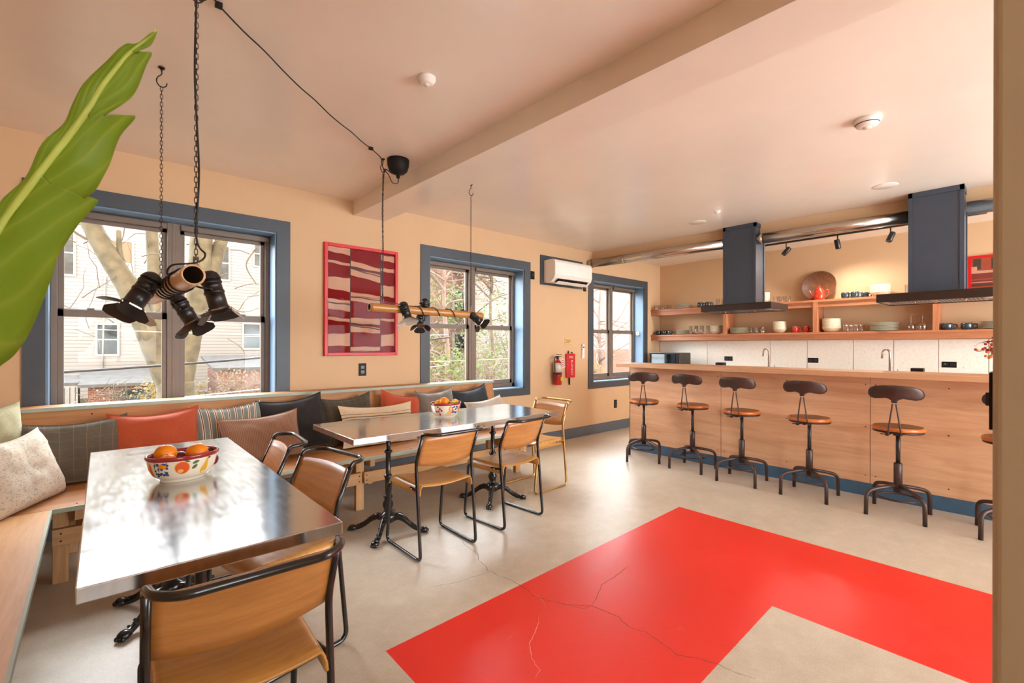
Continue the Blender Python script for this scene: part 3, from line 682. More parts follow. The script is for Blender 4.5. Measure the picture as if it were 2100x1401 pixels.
t = thing('side_bench', 'plywood bench running along the left wall towards the camera', 'bench', (-.45, 2.3, 0)); L = Matrix.Translation((.45, -2.3, 0))
MB().add([(-.68, 1.15, .432), (-.178, 1.15, .432), (-.20, 3.357, .432), (-.68, 3.345, .432), (-.68, 1.15, .4515), (-.178, 1.15, .4515), (-.20, 3.345, .4515), (-.68, 3.345, .4515)],
         [(0,3,2,1),(4,5,6,7),(0,1,5,4),(1,2,6,5),(2,3,7,6),(3,0,4,7)], M=L).build('seat_board', M['benchL'], t)
MB().add([(-.178, 1.15, .428), (-.168, 1.15, .428), (-.190, 3.345, .428), (-.20, 3.345, .428), (-.178, 1.15, .4525), (-.168, 1.15, .4525), (-.190, 3.345, .4525), (-.20, 3.345, .4525)],
         [(0,3,2,1),(4,5,6,7),(0,1,5,4),(1,2,6,5),(2,3,7,6),(3,0,4,7)], M=L).build('edge_strip', M['seafoam'], t)
for y in (1.35, 2.1, 2.85):
    MB().box((-.30, y, 0), (-.262, y+.089, .432), M=L).build('leg', M['pinez'], t, bevel=.003)
    MB().box((-.66, y, 0), (-.622, y+.089, .432), M=L).build('leg', M['pinez'], t, bevel=.003)
    MB().box((-.66, y+.089, .20), (-.25, y+.127, .29), M=L).build('cross_rail', M['pine'], t, bevel=.003)
MB().box((-.262, 1.3, .215), (-.224, 3.05, .305), M=L).build('front_rail', wood('pine_rail', 'D6A873', 'C08F5C', 'y', .6), t, bevel=.003)
MB().box((-.71, 1.15, .4515), (-.69, 4.0, .87), M=L).build('backrest', M['benchL'], t)

# ------------------------------------------------------------------ cushions
def uvmat(name, fn, rough=.9, sheen=.2, weave=240, bs=.35):
    m, nt, b = new_mat(name); tc = N(nt, 'ShaderNodeTexCoord'); s = N(nt, 'ShaderNodeSeparateXYZ'); nt.links.new(tc.outputs['UV'], s.inputs[0])
    col = fn(nt, s.outputs[0], s.outputs[1], tc.outputs['UV']); nt.links.new(col, b.inputs['Base Color']); b.inputs['Roughness'].default_value = rough; b.inputs['Sheen Weight'].default_value = sheen
    bump(nt, b, noise_t(nt, tc.outputs['UV'], weave, 2), bs, .002); return m
def stripes(nt, c, n, w, off=0):     # mask of thin lines
    f = math_n(nt, 'FRACT', math_n(nt, 'MULTIPLY_ADD', c, n, off)); return math_n(nt, 'LESS_THAN', f, w)
def solid(h, var=.12):
    def f(nt, u, v, uv):
        c = hexc(h); return ramp(nt, noise_t(nt, uv, 30, 5, .7), [(.3, tuple(x*(1-var) for x in c[:3])+(1,)), (.7, tuple(min(1, x*(1+var)) for x in c[:3])+(1,))])
    return f
def plaid(base, line, n, m_):
    def f(nt, u, v, uv):
        a = math_n(nt, 'MAXIMUM', stripes(nt, u, n, .035), math_n(nt, 'MULTIPLY', stripes(nt, v, m_, .03), .6)); return mix(nt, math_n(nt, 'MULTIPLY', a, .8), solid(base)(nt, u, v, uv), hexc(line))
    return f
def striped(nt, u, v, uv):
    c = solid('7E8480')(nt, u, v, uv); c = mix(nt, stripes(nt, u, 10.5, .34), c, hexc('E4D2B0')); c = mix(nt, stripes(nt, u, 10.5, .14, -.11), c, hexc('6E3426')); return c
def floral(nt, u, v, uv):
    vo = N(nt, 'ShaderNodeTexVoronoi'); vo.inputs['Scale'].default_value = 17; nt.links.new(uv, vo.inputs['Vector'])
    n = noise_t(nt, uv, 26, 5, .75, 1.5); a = math_n(nt, 'GREATER_THAN', n, .56); c = mix(nt, math_n(nt, 'MULTIPLY', a, .75), hexc('DDD0BC'), hexc('8E9A8C'))
    return mix(nt, math_n(nt, 'MULTIPLY', math_n(nt, 'LESS_THAN', vo.outputs['Distance'], .2), .45), c, hexc('B49A80'))
def lumbar(nt, u, v, uv):
    c = solid('D6BE9C')(nt, u, v, uv)
    for o_, w_ in ((.30, .018), (.36, .03), (.43, .015), (.62, .02), (.68, .03), (.76, .015)):
        d = math_n(nt, 'ABSOLUTE', math_n(nt, 'SUBTRACT', v, o_)); c = mix(nt, math_n(nt, 'MULTIPLY', math_n(nt, 'LESS_THAN', d, w_*.5), .8), c, hexc('4E443A'))
    return c
def cord(nt, u, v, uv):
    f = math_n(nt, 'FRACT', math_n(nt, 'MULTIPLY', u, 48)); return ramp(nt, f, [(0, hexc('6A4836')), (.25, hexc('94694F')), (.75, hexc('9C7258')), (1, hexc('6A4836'))])
def cushion(name, label, x, y, w_, h_, t_, lean, rz, roll, mat, seed, flange=0, z0=.453):
    nu, nv = 26, 18; vs = []; uv = []; rs = seed*7.3
    for side in (1, -1):
        for j in range(nv+1):
            for i in range(nu+1):
                u = -1+2*i/nu; v = -1+2*j/nv
                X = w_/2*u*(1-.075*(1-v*v)); Z = h_/2*v*(1-.10*(1-u*u)*(1 if v > 0 else .25))
                e = max(0, (1-u**4)*(1-v**4)); T = t_/2*e**.55
                if flange and (abs(u) > 1-flange or abs(v) > 1-flange): T *= .18
                nz = noise.noise(Vector((u*2.2+rs, v*2.2, side)))*.24+noise.noise(Vector((u*5+rs, v*5, side*2)))*.14
                crease = .05*math.sin((abs(u)*9+v*4)+rs)*max(0, abs(u)-.35)*max(0, v+.5)
                T = T*(1+nz-crease); T = max(T, 0)
                sag = -.025*h_*(1-u*u)*max(0, v)*2
                vs.append((X, -side*T, Z+sag+h_/2)); uv.append((i/nu, j/nv))
    fs = []; q = nu+1; o_ = (nv+1)*q
    for s_ in (0, 1):
        for j in range(nv):
            for i in range(nu):
                a = s_*o_+j*q+i; f = (a, a+1, a+q+1, a+q); fs.append(f if s_ == 0 else f[::-1])
    # stitch the border
    mb = MB(); mb.add(vs, fs, 0, True); mb.uv = uv
    Mx = Matrix.Rotation(rz, 4, 'Z') @ Matrix.Rotation(-lean, 4, 'X') @ Matrix.Translation((0, 0, h_/2)) @ Matrix.Rotation(roll, 4, 'Y') @ Matrix.Translation((0, 0, -h_/2))
    mb.v = [Mx @ Vector(p) for p in mb.v]; lo = min(p.z for p in mb.v); mb.v = [(p.x, p.y, p.z-lo) for p in mb.v]
    o = mb.build(name, mat); bm = bmesh.new(); bm.from_mesh(o.data); bmesh.ops.remove_doubles(bm, verts=bm.verts, dist=1e-5); bm.to_mesh(o.data); bm.free()
    o.location = (x, y, z0); return tag(o, label, 'cushion')
U = uvmat
cushion('cushion', 'pale green linen cushion in the bench corner behind the floral one', -.49, 3.79, .50, .52, .15, R(12), R(42), R(2), U('sage_linen', solid('B4B08C')), 1)
cushion('cushion', 'white and sage floral cushion leaning on the side bench', -.27, 3.49, .53, .40, .14, R(20), R(64), R(0), U('floral_cotton', floral), 2)
cushion('cushion', 'wide grey cushion with thin tan window-pane check', -.13, 3.86, .52, .40, .13, R(17), R(-2), R(-2), U('grey_check', plaid('5E564A', '94744C', 8, 6)), 3)
cushion('cushion', 'burnt orange cushion below the left window, between check and striped ones', .275, 3.86, .50, .42, .14, R(16), R(0), R(-2), U('rust_linen', solid('B04A26')), 4, .07)
cushion('cushion', 'grey-blue cushion with cream and brown vertical stripes', .71, 3.89, .47, .42, .12, R(14), R(0), R(-3), U('ticking', striped), 5)
cushion('cushion', 'brown corduroy cushion propped in front of the striped and black ones', .885, 3.70, .55, .36, .13, R(24), R(0), R(-3), U('corduroy', cord, .95, .5), 6)
cushion('cushion', 'square black cushion under the red framed picture', 1.15, 3.86, .50, .44, .14, R(17), R(0), R(-5), U('black_linen', solid('1F1B1A')), 7)
cushion('cushion', 'dark olive checked cushion behind the beige striped lumbar cushion', 1.60, 3.88, .46, .42, .13, R(16), R(0), R(-4), U('olive_check', plaid('463E30', '7C6238', 8, 6)), 8)
cushion('cushion', 'beige lumbar cushion with dark horizontal stripes, half under the long table', 1.80, 3.70, .68, .36, .12, R(22), R(0), R(1), U('lumbar_stripe', lumbar), 9)
cushion('cushion', 'small burnt orange cushion right of the dark olive one', 2.10, 3.91, .42, .38, .11, R(15), R(0), R(12), U('rust_linen_small', solid('B44A28')), 10, .07)
cushion('cushion', 'grey-brown velvet cushion behind the round fruit bowl', 2.50, 3.90, .44, .42, .13, R(15), R(0), R(-3), U('taupe_velvet', solid('6E6456'), .7, .9), 11)
cushion('cushion', 'charcoal blue cushion at the right end of the bench', 2.95, 3.91, .46, .40, .13, R(15), R(0), R(-7), U('charcoal_linen', solid('2C3238')), 12)
cushion('cushion', 'light grey lumbar cushion before the charcoal one at the bench end', 3.0, 3.68, .50, .32, .12, R(30), R(0), R(-6), U('oatmeal_linen', solid('B8AC9C')), 13)

# ------------------------------------------------------------------ bowls and fruit
def decal(mb, prof, a0, z0, ra, rz_, mi, sx, sy, n=14, off=.0012, rot=0, pts=None):
    def rad(z):
        for (r1, z1), (r2, z2) in zip(prof, prof[1:]):
            if z1 <= z <= z2: return r1+(r2-r1)*(z-z1)/(z2-z1+1e-9)
        return prof[-1][0]
    P = pts or [(math.cos(2*PI*k/n), math.sin(2*PI*k/n)) for k in range(n)]
    vs = []
    for scale in (0, .5, 1):
        for (u, v) in (P if scale else [(0, 0)]):
            u, v = u*scale*ra, v*scale*rz_; u, v = u*math.cos(rot)-v*math.sin(rot), u*math.sin(rot)+v*math.cos(rot)
            z = min(max(z0+v, prof[0][1]), prof[-1][1]); r = rad(z)+off; a = a0+u/rad(z0)
            vs.append((r*math.cos(a)*sx, r*math.sin(a)*sy, z))
    m = len(P); fs = [(0, 1+k, 1+(k+1) % m) for k in range(m)]+[(1+k, 1+m+k, 1+m+(k+1) % m, 1+(k+1) % m) for k in range(m)]
    mb.add(vs, fs, mi, True)
BM = [plain('cream_glaze', 'E8DCC4', .18, var=.02, coat=.5), plain('red_rim_glaze', '9C2630', .2, coat=.5), plain('blueberry_paint', '3C5484', .25), plain('peach_paint', 'DE5A24', .25), plain('pear_paint', 'E0A832', .25), plain('leaf_paint', '48603A', .25), plain('cherry_paint', 'D03030', .25), plain('pale_orange_paint', 'F0B468', .25)]
LEAF = [(-1, 0), (-.6, .5), (0, .75), (.6, .5), (1, 0), (.6, -.5), (0, -.75), (-.6, -.5)]
PEAR = [(0, 1), (.28, .85), (.32, .4), (.6, 0), (.85, -.4), (.7, -.85), (0, -1.05), (-.7, -.85), (-.85, -.4), (-.6, 0), (-.32, .4), (-.28, .85)]
CRES = [(-.9, -.8), (-.2, -1), (.6, -.8), (1, 0), (.9, .7), (.3, 1), (.0, .7), (.35, .2), (.1, -.3), (-.4, -.5)]
def bowl(label, loc, rz, rx, ry, h, style):
    t = thing('fruit_bowl', label, 'bowl', loc, rz); R0 = 1.0
    prof = [(.60, 0), (.62, .003), (.62, .010), (.70, .014), (.82, .030), (.91, .055), (.945, .080), (.955, h-.018)]
    prof = [(r*rx, z) for r, z in prof]; sy = ry/rx
    outer = [(0, 0)]+prof; rim = [(.955*rx, h-.018), (1.0*rx, h-.012), (1.015*rx, h-.006), (1.0*rx, h), (.95*rx, h-.001), (.935*rx, h-.012)]
    inner = [(.935*rx, h-.012), (.90*rx, .06), (.80*rx, .034), (.66*rx, .016), (0, .012)]
    mb = MB(); mb.lathe(outer, 48, 0, sy=sy, cap=False); mb.lathe(rim, 48, 1, sy=sy, cap=False); mb.lathe(inner, 48, 1, sy=sy, cap=False)
    pr = prof[3:]; D = lambda a, z, ra, rzz, mi, **k: decal(mb, pr, a, z, ra, rzz, mi, 1, sy, **k)
    rs = random.Random(5)
    def fruitset(c):      # centre angle of the side that faces the camera
        if style == 0:
            for k in range(24): D(c-.50+rs.uniform(-.22, .22), .058+rs.uniform(-.026, .026), .005, .0052, 2)
            for k in range(9): D(c-.50+rs.uniform(-.22, .22), .058+rs.uniform(-.03, .03), .006, .003, 5, pts=LEAF, rot=rs.uniform(0, 3), off=.0016)
            D(c+.13, .062, .027, .027, 7); D(c+.13, .062, .0235, .0245, 3, off=.0018); D(c+.08, .050, .010, .008, 7, off=.0024)
            D(c+.52, .078, .014, .009, 5, pts=LEAF, rot=.3); D(c+.49, .060, .013, .009, 5, pts=LEAF, rot=.7); D(c+.26, .088, .013, .005, 5, pts=LEAF, rot=-.4)
            D(c+.86, .056, .018, .032, 4, pts=PEAR, rot=-.25); D(c+.98, .086, .008, .006, 5, pts=LEAF)
            D(c-.98, .056, .016, .032, 7); D(c-.94, .056, .008, .028, 3, off=.0018)
        else:
            D(c, .055, .036, .036, 3, pts=CRES); D(c+.02, .057, .026, .028, 7, pts=CRES, off=.0018)
            for u_, v_ in ((-.62, .07), (-.72, .052), (-.5, .058), (-.66, .028), (-.9, .05)): D(c+u_, v_, .008, .009, 6)
            D(c-.75, .085, .007, .006, 5)
            for k in range(20): D(c+.50+rs.uniform(-.2, .2), .058+rs.uniform(-.028, .028), .0065, .0065, 2)
            for k in range(8): D(c+.50+rs.uniform(-.22, .22), .058+rs.uniform(-.03, .03), .006, .003, 4 if k % 2 else 5, pts=LEAF, rot=rs.uniform(0, 3), off=.0016)
            D(c+.98, .06, .020, .030, 3); D(c+1.0, .05, .010, .012, 7, off=.0018)
    fruitset(R(-112)); fruitset(R(68))
    mb.build('bowl_body', BM, t); return t
def fruit(name, label, cat, loc, r, m, kind='round', rz=0, stem=True):
    t = thing(name, label, cat, loc, rz)
    if kind == 'round': prof = [(0, -r*.96)]+[(r*math.cos(a), r*.97*math.sin(a)) for a in [R(-80+k*16) for k in range(11)]]+[(0, r*.93)]; MM = None
    elif kind == 'lemon': prof = [(0, -1.35*r), (.25*r, -1.22*r), (.6*r, -.95*r), (.9*r, -.5*r), (r, 0), (.9*r, .5*r), (.6*r, .95*r), (.25*r, 1.22*r), (0, 1.35*r)]; MM = Matrix.Rotation(R(82), 4, 'Y')
    else: prof = [(0, -r), (.7*r, -.85*r), (r, -.3*r), (.85*r, .3*r), (.5*r, .9*r), (.38*r, 1.4*r), (0, 1.6*r)]; MM = Matrix.Rotation(R(70), 4, 'Y')
    MB().lathe(prof, 24, M=MM).build('flesh', m, t)
    tip = (MM @ Vector((0, 0, prof[-1][1]))) if MM else Vector((0, 0, prof[-1][1]))
    MB().tube([tip*.97, tip*1.07], [.003, .002], 6).build('stem', M['brownd'], t)
b1 = (.252, 2.335, .75); bowl('oval painted ceramic bowl of oranges and plums on the near table', b1, R(10.7), .128, .098, .108, 0)
for dx, dy, dz, r, n, m_, lb in [(-.055, .022, .105, .040, 'orange', 'orange', 'large orange at the back left of the oval bowl'), (-.066, -.036, .078, .037, 'orange', 'orange', 'orange at the front left of the oval bowl, lowest of its three'), (.046, -.012, .098, .041, 'orange', 'orange', 'large orange on the right in the oval bowl'),
        (-.005, .030, .074, .034, 'plum', 'plum', 'dark plum at the centre back of the oval bowl'), (.000, -.038, .066, .032, 'plum', 'plum', 'dark plum at the centre front of the oval bowl'), (.092, .030, .078, .030, 'plum', 'plum', 'dark plum at the right back of the oval bowl'), (.096, -.018, .062, .028, 'plum', 'plum', 'dark plum at the right front rim of the oval bowl')]:
    a = R(10.7); fruit(n, lb, n, (b1[0]+dx*math.cos(a)-dy*math.sin(a), b1[1]+dx*math.sin(a)+dy*math.cos(a), b1[2]+dz), r, M[m_])
b2 = (2.0, 3.035, .75); bowl('rounder painted ceramic bowl of mixed fruit on the long table', b2, R(6), .128, .105, .112, 1)
for dx, dy, dz, r, n, m_, kd, rz, lb in [(-.03, -.02, .118, .036, 'orange', 'orange', 'round', 0, 'bright orange on top of the mixed fruit bowl'), (-.055, .02, .100, .030, 'lemon', 'lemon', 'lemon', .4, 'yellow lemon at the left of the mixed fruit bowl'), (.02, .035, .105, .028, 'lemon', 'lemon', 'lemon', 0, 'yellow lemon at the back of the mixed fruit bowl'),
        (.035, -.03, .092, .030, 'pear', 'pear', 'pear', .2, 'green pear at the front of the mixed fruit bowl'), (.088, .0, .103, .027, 'persimmon', 'lemon', 'round', 0, 'small yellow fruit with dark tip at the right of the mixed bowl'), (-.085, -.03, .080, .026, 'orange', 'orange', 'round', 0, 'small orange low at the left rim of the mixed fruit bowl')]:
    fruit(n, lb, 'fruit', (b2[0]+dx, b2[1]+dy, b2[2]+dz), r, M[m_], kd, rz)

# ------------------------------------------------------------------ hanging bamboo lamps
def chain_mesh(x, y, z0, z1, link=.024, wd=.011, wr=.0014):
    mb = MB(); n = int((z1-z0)/(link*.80)); st = (z1-z0)/n
    for k in range(n):
        zc = z0+st*(k+.5); a = PI/2*(k % 2); pts = []
        for q in range(12):
            an = 2*PI*q/12; h_ = math.sin(an); sgn = 1 if h_ > 0 else -1
            px_ = math.cos(an)*wd/2; pz = (link/2-wd/2)*sgn+h_*wd/2 if abs(h_) > .01 else 0
            pts.append((x+px_*math.cos(a), y+px_*math.sin(a), zc+pz))
        mb.tube(pts, wr, 5, closed=True)
    return mb
def hook_mesh(x, y):
    mb = MB(); mb.lathe([(.014, H-.006), (.014, H-.001), (0, H)], 14, M=Matrix.Translation((x, y, 0))); mb.lathe([(0, H-.03), (.003, H-.02), (.007, H-.006)], 10, M=Matrix.Translation((x, y, 0)))
    S = spline([(x, y, H-.01), (x, y, H-.035), (x-.014, y, H-.052), (x-.020, y, H-.072), (x-.012, y, H-.092), (x+.004, y, H-.098), (x+.018, y, H-.088), (x+.022, y, H-.072)], 5)
    mb.tube(S, .0028, 8); return mb
def spot_parts(root, pivot, d, up=(0, 0, 1), can=.155, r=.034, doors=(50, 60, 40, 60), silver=None, base=None):
    # pivot: point of the yoke on the can (local to root), d: direction the lamp shines
    d = Vector(d).normalized(); Mx = aim(pivot, d, up)
    sp = MB().lathe([(0, -can*.5), (r*.45, -can*.49), (r*.82, -can*.43), (r, -can*.34), (r, -can*.22), (r*1.05, -can*.22), (r*1.05, -can*.17), (r*.96, -can*.17), (r*.96, can*.02), (r*1.04, can*.02), (r*1.04, can*.08), (r*.96, can*.08), (r*.98, can*.42), (r*1.12, can*.44), (r*1.12, can*.5), (r*.9, can*.5), (r*.86, can*.3), (0, can*.28)], 22, M=Mx, cap=False)
    sp.lathe([(r*1.06, -can*.30), (r*1.06, -can*.285)], 22, M=Mx)
    o = sp.build('spotlight', M['black'], root)
    hg = MB()
    for k in range(4):
        a = k*PI/2; Rk = Mx @ Matrix.Rotation(a, 4, 'Z') @ Matrix.Translation((r*1.1, 0, can*.5))
        hg.box((-.003, -r*.6, -.003), (.003, r*.6, .003), M=Rk)
    hg.lathe([(r*1.0, can*.5), (r*1.18, can*.5), (r*1.18, can*.515), (r*1.0, can*.515)], 4, M=Mx @ Matrix.Rotation(PI/4, 4, 'Z')); hg.build('door_ring', M['nickel'], o)
    for k in range(4):
        a = k*PI/2; tilt = R(doors[k]); wN, wF, ln = r*.9, r*1.6, r*(1.95 if k % 2 == 0 else 1.7)
        Rk = Mx @ Matrix.Rotation(a, 4, 'Z') @ Matrix.Translation((r*1.12, 0, can*.51)) @ Matrix.Rotation(tilt, 4, 'Y')
        ed = [(0, -wN), (0, wN), (ln*.55, wF), (ln*.9, wF*.85), (ln, wF*.5), (ln, -wF*.5), (ln*.9, -wF*.85), (ln*.55, -wF)]
        vs = [(-.0008, y_, x_) for x_, y_ in ed]+[(.0008, y_, x_) for x_, y_ in ed]; n = len(ed)
        MB().add(vs, [tuple(range(n)), tuple(range(n, 2*n))[::-1]]+[(i, (i+1) % n, (i+1) % n+n, i+n) for i in range(n)], M=Rk).build('barn_door', M['silver'] if silver and k in silver else M['black'], o)
    y = MB()   # yoke arms to the bamboo
    if base is not None:
        b = Vector(base); side = Mx.to_3x3() @ Vector((1, 0, 0))
        if abs(side.dot((b-Vector(pivot)).normalized())) > .8: side = Mx.to_3x3() @ Vector((0, 1, 0))
        for s in (-1, 1):
            p = Vector(pivot)+side*s*(r+.004)
            y.tube(fillet([p, p+(b-Vector(pivot))*.5, b+side*s*.010], .02, 4), .0045, 6, flat=.5)
            y.lathe([(0, 0), (.006, 0), (.006, .01), (0, .01)], 10, M=aim(p, side*s))
        y.build('yoke', M['black'], o)
    return o
def bamboo_lamp(name, label, A, B, r, mat, chains, spots, wraps, wire):
    A, B = Vector(A), Vector(B); c = (A+B)/2; t = thing(name, label, 'lamp', c); L = Matrix.Translation(-c)
    d = (B-A); ln = d.length; Mx = L @ aim(A, d)
    ns = 3; prof = []; z = 0
    for k in range(41):
        z = ln*k/40; rr = r*(1-.06*k/40)
        for q in (.30, .66):
            dd = abs(z/ln-q)*ln; rr += .0016*math.exp(-(dd/.008)**2)
        prof.append((rr, z))
    for q in (.30, .66): prof += [(r*1.04, ln*q-.003), (r*.985, ln*q), (r*1.04, ln*q+.003)]
    prof.sort(key=lambda p: p[1]); wall_ = r*.82
    full = prof+[(wall_*.94, ln), (wall_*.9, ln-.10), (0, ln-.10)]
    full = [(wall_, 0)]+full
    MB().lathe(full, 28, M=Mx, cap=False).lathe([(0, .6), (wall_, .6), (wall_, 0)], 28, 1, M=Mx, cap=False).build('bamboo_pole', [mat, M['bore_shade']], t)
    for (cx_, cy_, zb) in chains:
        o = chain_mesh(cx_, cy_, zb, H-.098); o.v = [L @ Vector(p) for p in o.v]; o.build('chain', M['chain'], t)
        k = hook_mesh(cx_, cy_); k.v = [L @ Vector(p) for p in k.v]; k.build('ceiling_hook', M['chain'], t)
        MB().tube([(cx_-.006, cy_, zb+.03), (cx_-.007, cy_, zb-.012), (cx_+.007, cy_, zb-.012), (cx_+.006, cy_, zb+.03)], .003, 6, M=L).build('chain_clip', M['nickel'], t)
    for s in spots: spot_parts(t, Vector(s['p'])-c, s['d'], can=s.get('can', .155), r=s.get('r', .034), doors=s.get('doors', (50, 55, 45, 60)), silver=s.get('silver'), base=Vector(s['b'])-c)
    # cable wound around the pole
    a0, a1, turns = wraps; pts = []; M0 = aim(A, d)
    for k in range(int(turns*16)+1):
        q = k/(turns*16); an = 2*PI*turns*q+1.2; zz = ln*(a0+(a1-a0)*q); pts.append(M0 @ Vector(((r+.0045)*math.cos(an), (r+.0045)*math.sin(an), zz)))
    MB().tube(pts, .0035, 7, M=L).build('wound_cable', M['cable'], t)
    MB().tube(spline(wire+[pts[0]], 8), .0035, 7, M=L).build('power_cable', M['cable'], t)
    return t
A1, B1 = (.2406, 1.97, 1.548), (.196, 3.03, 1.545)
bamboo_lamp('hanging_lamp', 'pale bamboo pole lamp with black spotlights hanging over the near table', A1, B1, .0375, M['bambooy'], [(.262, 2.08, 1.60), (.219, 2.88, 1.60)],
    [dict(p=(.128, 2.42, 1.525), d=(-.45, -.12, -.80), b=(.205, 2.42, 1.545), r=.038, can=.165, doors=(40, 70, 50, 65), silver=(3,)),
     dict(p=(.345, 2.25, 1.525), d=(.22, -.08, -.9), b=(.25, 2.26, 1.545), r=.036, can=.165, doors=(60, 35, 70, 45), silver=(1,)),
     dict(p=(.290, 2.66, 1.465), d=(.42, -.25, -.80), b=(.225, 2.66, 1.535), r=.034, can=.15, doors=(50, 55, 50, 60))],
    (.16, .62, 6.5), [(.262, 2.075, 2.60), (.256, 2.07, 2.3), (.27, 2.07, 1.95), (.262, 2.07, 1.70), (.29, 2.07, 1.64), (.26, 2.06, 1.605), (.19, 2.08, 1.59), (.18, 2.12, 1.56)])
A2, B2 = (1.449, 3.2, 1.579), (2.479, 3.2, 1.559)
bamboo_lamp('hanging_lamp', 'golden bamboo pole lamp with black spotlights hanging over the long table', A2, B2, .0305, M['bamboo'], [(1.553, 3.2, 1.625), (2.359, 3.2, 1.612)],
    [dict(p=(1.71, 3.15, 1.565), d=(.18, -.2, -.8), b=(1.70, 3.19, 1.575), r=.034, can=.135, doors=(55, 50, 60, 55), silver=(0, 2, 3)),
     dict(p=(1.885, 3.23, 1.50), d=(-.1, -.25, -.6), b=(1.90, 3.21, 1.56), r=.028, can=.10, doors=(55, 60, 60, 50)),
     dict(p=(1.93, 3.235, 1.635), d=(.2, .5, -.5), b=(1.92, 3.205, 1.59), r=.028, can=.09, doors=(30, 30, 30, 30)),
     dict(p=(2.385, 3.17, 1.535), d=(.62, -.15, -.5), b=(2.36, 3.19, 1.56), r=.032, can=.12, doors=(55, 50, 55, 60))],
    (.36, .82, 3.2), [(1.56, 3.195, 2.60), (1.546, 3.195, 2.3), (1.553, 3.192, 2.0), (1.545, 3.192, 1.72), (1.56, 3.17, 1.635), (1.66, 3.165, 1.61)])
mb = MB(); mb.lathe([(0, H-.001), (.080, H-.001), (.081, H-.006), (.078, H-.05), (.066, H-.085), (.045, H-.104), (.015, H-.11), (.013, H-.135), (.007, H-.14), (0, H-.14)][::-1], 28, M=Matrix.Translation((1.645, 3.14, 0)))
cn = mb.build('ceiling_canopy', M['blackp']); tag(cn, 'black cup-shaped ceiling canopy beside the large beam', 'ceiling canopy')
mb = MB()
mb.tube(spline([(1.645, 3.14, 2.545), (1.64, 3.135, 2.505), (1.60, 3.14, 2.50), (1.575, 3.16, 2.56), (1.556, 3.19, 2.60), (1.53, 3.17, 2.63), (1.50, 3.13, 2.655), (1.40, 3.07, 2.672)], 6), .0035, 7)
mb.tube(spline([(1.64, 3.135, 2.565), (1.60, 3.15, 2.57), (1.57, 3.18, 2.60), (1.552, 3.195, 2.60)], 5), .0035, 7)
S = [Vector((1.40, 3.07, 2.672)).lerp(Vector((.35, 2.187, 2.672)), k/10)+Vector((0, 0, -.028*math.sin(PI*k/10)-.004*math.sin(k*2.2))) for k in range(11)]
mb.tube(spline(S+[(.32, 2.14, 2.665), (.28, 2.09, 2.60), (.262, 2.075, 2.60)], 3), .0035, 7)
o = tag(mb.build('ceiling_cable', M['cable']), 'black cable slung across the ceiling between canopy and near lamp', 'cable')
MB().box((1.388, 3.058, 2.664), (1.412, 3.082, H)).build('cable_clip', M['blackp'], o); MB().box((.338, 2.175, 2.664), (.362, 2.199, H)).build('cable_clip', M['blackp'], o)

# ------------------------------------------------------------------ wall items on the window wall
def rectpart(name, x0, x1, z0, z1, y0, y1, m, par=None, **k): return MB().box((x0, y0, z0), (x1, y1, z1)).build(name, m, par, **k)
t = thing('framed_picture', 'large picture of red and cream stripes in a bright red frame', 'picture', (1.886, YF, 1.72)); L = Matrix.Translation((-1.886, -YF, -1.72))
x0, x1, z0, z1, fw = 1.519, 2.253, 1.202, 2.248, .030
MB().box((x0, YF-.035, z0), (x0+fw, YF, z1), M=L).box((x1-fw, YF-.035, z0), (x1, YF, z1), M=L).box((x0+fw, YF-.035, z0), (x1-fw, YF, z0+fw), M=L).box((x0+fw, YF-.035, z1-fw), (x1-fw, YF, z1), M=L).build('frame', M['redf'], t, bevel=.003)
AR = plain('oxblood_ink', '86191A', .8, var=.06, spec=.1); AC = plain('blush_ink', 'CFA084', .8, var=.04, spec=.1); AK = plain('black_ink', '33261F', .5)
mb = MB(); ax0, ax1, az0, az1 = x0+fw, x1-fw, z0+fw, z1-fw; W_ = ax1-ax0; Hh = az1-az0
mb.box((ax0, YF-.008, az0), (ax1, YF-.002, az1), 0, M=L)
def wav(a, b, y, s, n=10, amp=.003):
    return [(ax0+W_*(a+(b-a)*k/n), az1-Hh*(y+s*k/n)+amp*math.sin(k*.9+y*37)) for k in range(n+1)]
def band(a, b, yt, yb, mi, st=0, sb=0, dep=0):
    T = wav(a, b, yt, st); B = wav(a, b, yb, sb); n = len(T)
    vs = [(p[0], YF-.0082-dep, p[1]) for p in T]+[(p[0], YF-.0082-dep, p[1]) for p in B]; mb.add(vs, [(i, i+1, n+i+1, n+i) for i in range(n-1)], mi, M=L)
for yt, yb, st, sb in [(.0, .045, 0, .02), (.125, .15, .02, .02), (.285, .395, .0, .02), (.49, .525, .015, .0), (.53, .585, .0, .02), (.66, .69, .02, .02), (.825, .935, -.01, .0)]: band(.0, .32, yt, yb, 1, st, sb)
for yt, yb, st, sb in [(.11, .165, .05, .03), (.19, .25, .03, .05), (.415, .455, .02, .0), (.46, .50, .0, .02), (.665, .715, .0, .01), (.735, .80, .02, .01), (.945, .985, .0, .0)]: band(.33, .775, yt, yb, 1, st, sb)
for yt, yb, st, sb in [(.02, .07, .0, .01), (.15, .18, .0, .01), (.325, .43, .0, .01), (.66, .68, .0, .01), (.83, .94, -.02, -.01)]: band(.785, 1.0, yt, yb, 1, st, sb)
for a, b, y, s in [(.0, .32, .525, .01), (.33, .775, .175, .02), (.33, .775, .185, .05), (.33, .775, .455, .02), (.33, .775, .725, .0), (.33, .775, .735, .03), (.33, .775, .99, .0), (.55, .775, .985, .0)]: band(a, b, y, y+.010, 2, s, s, .0004)
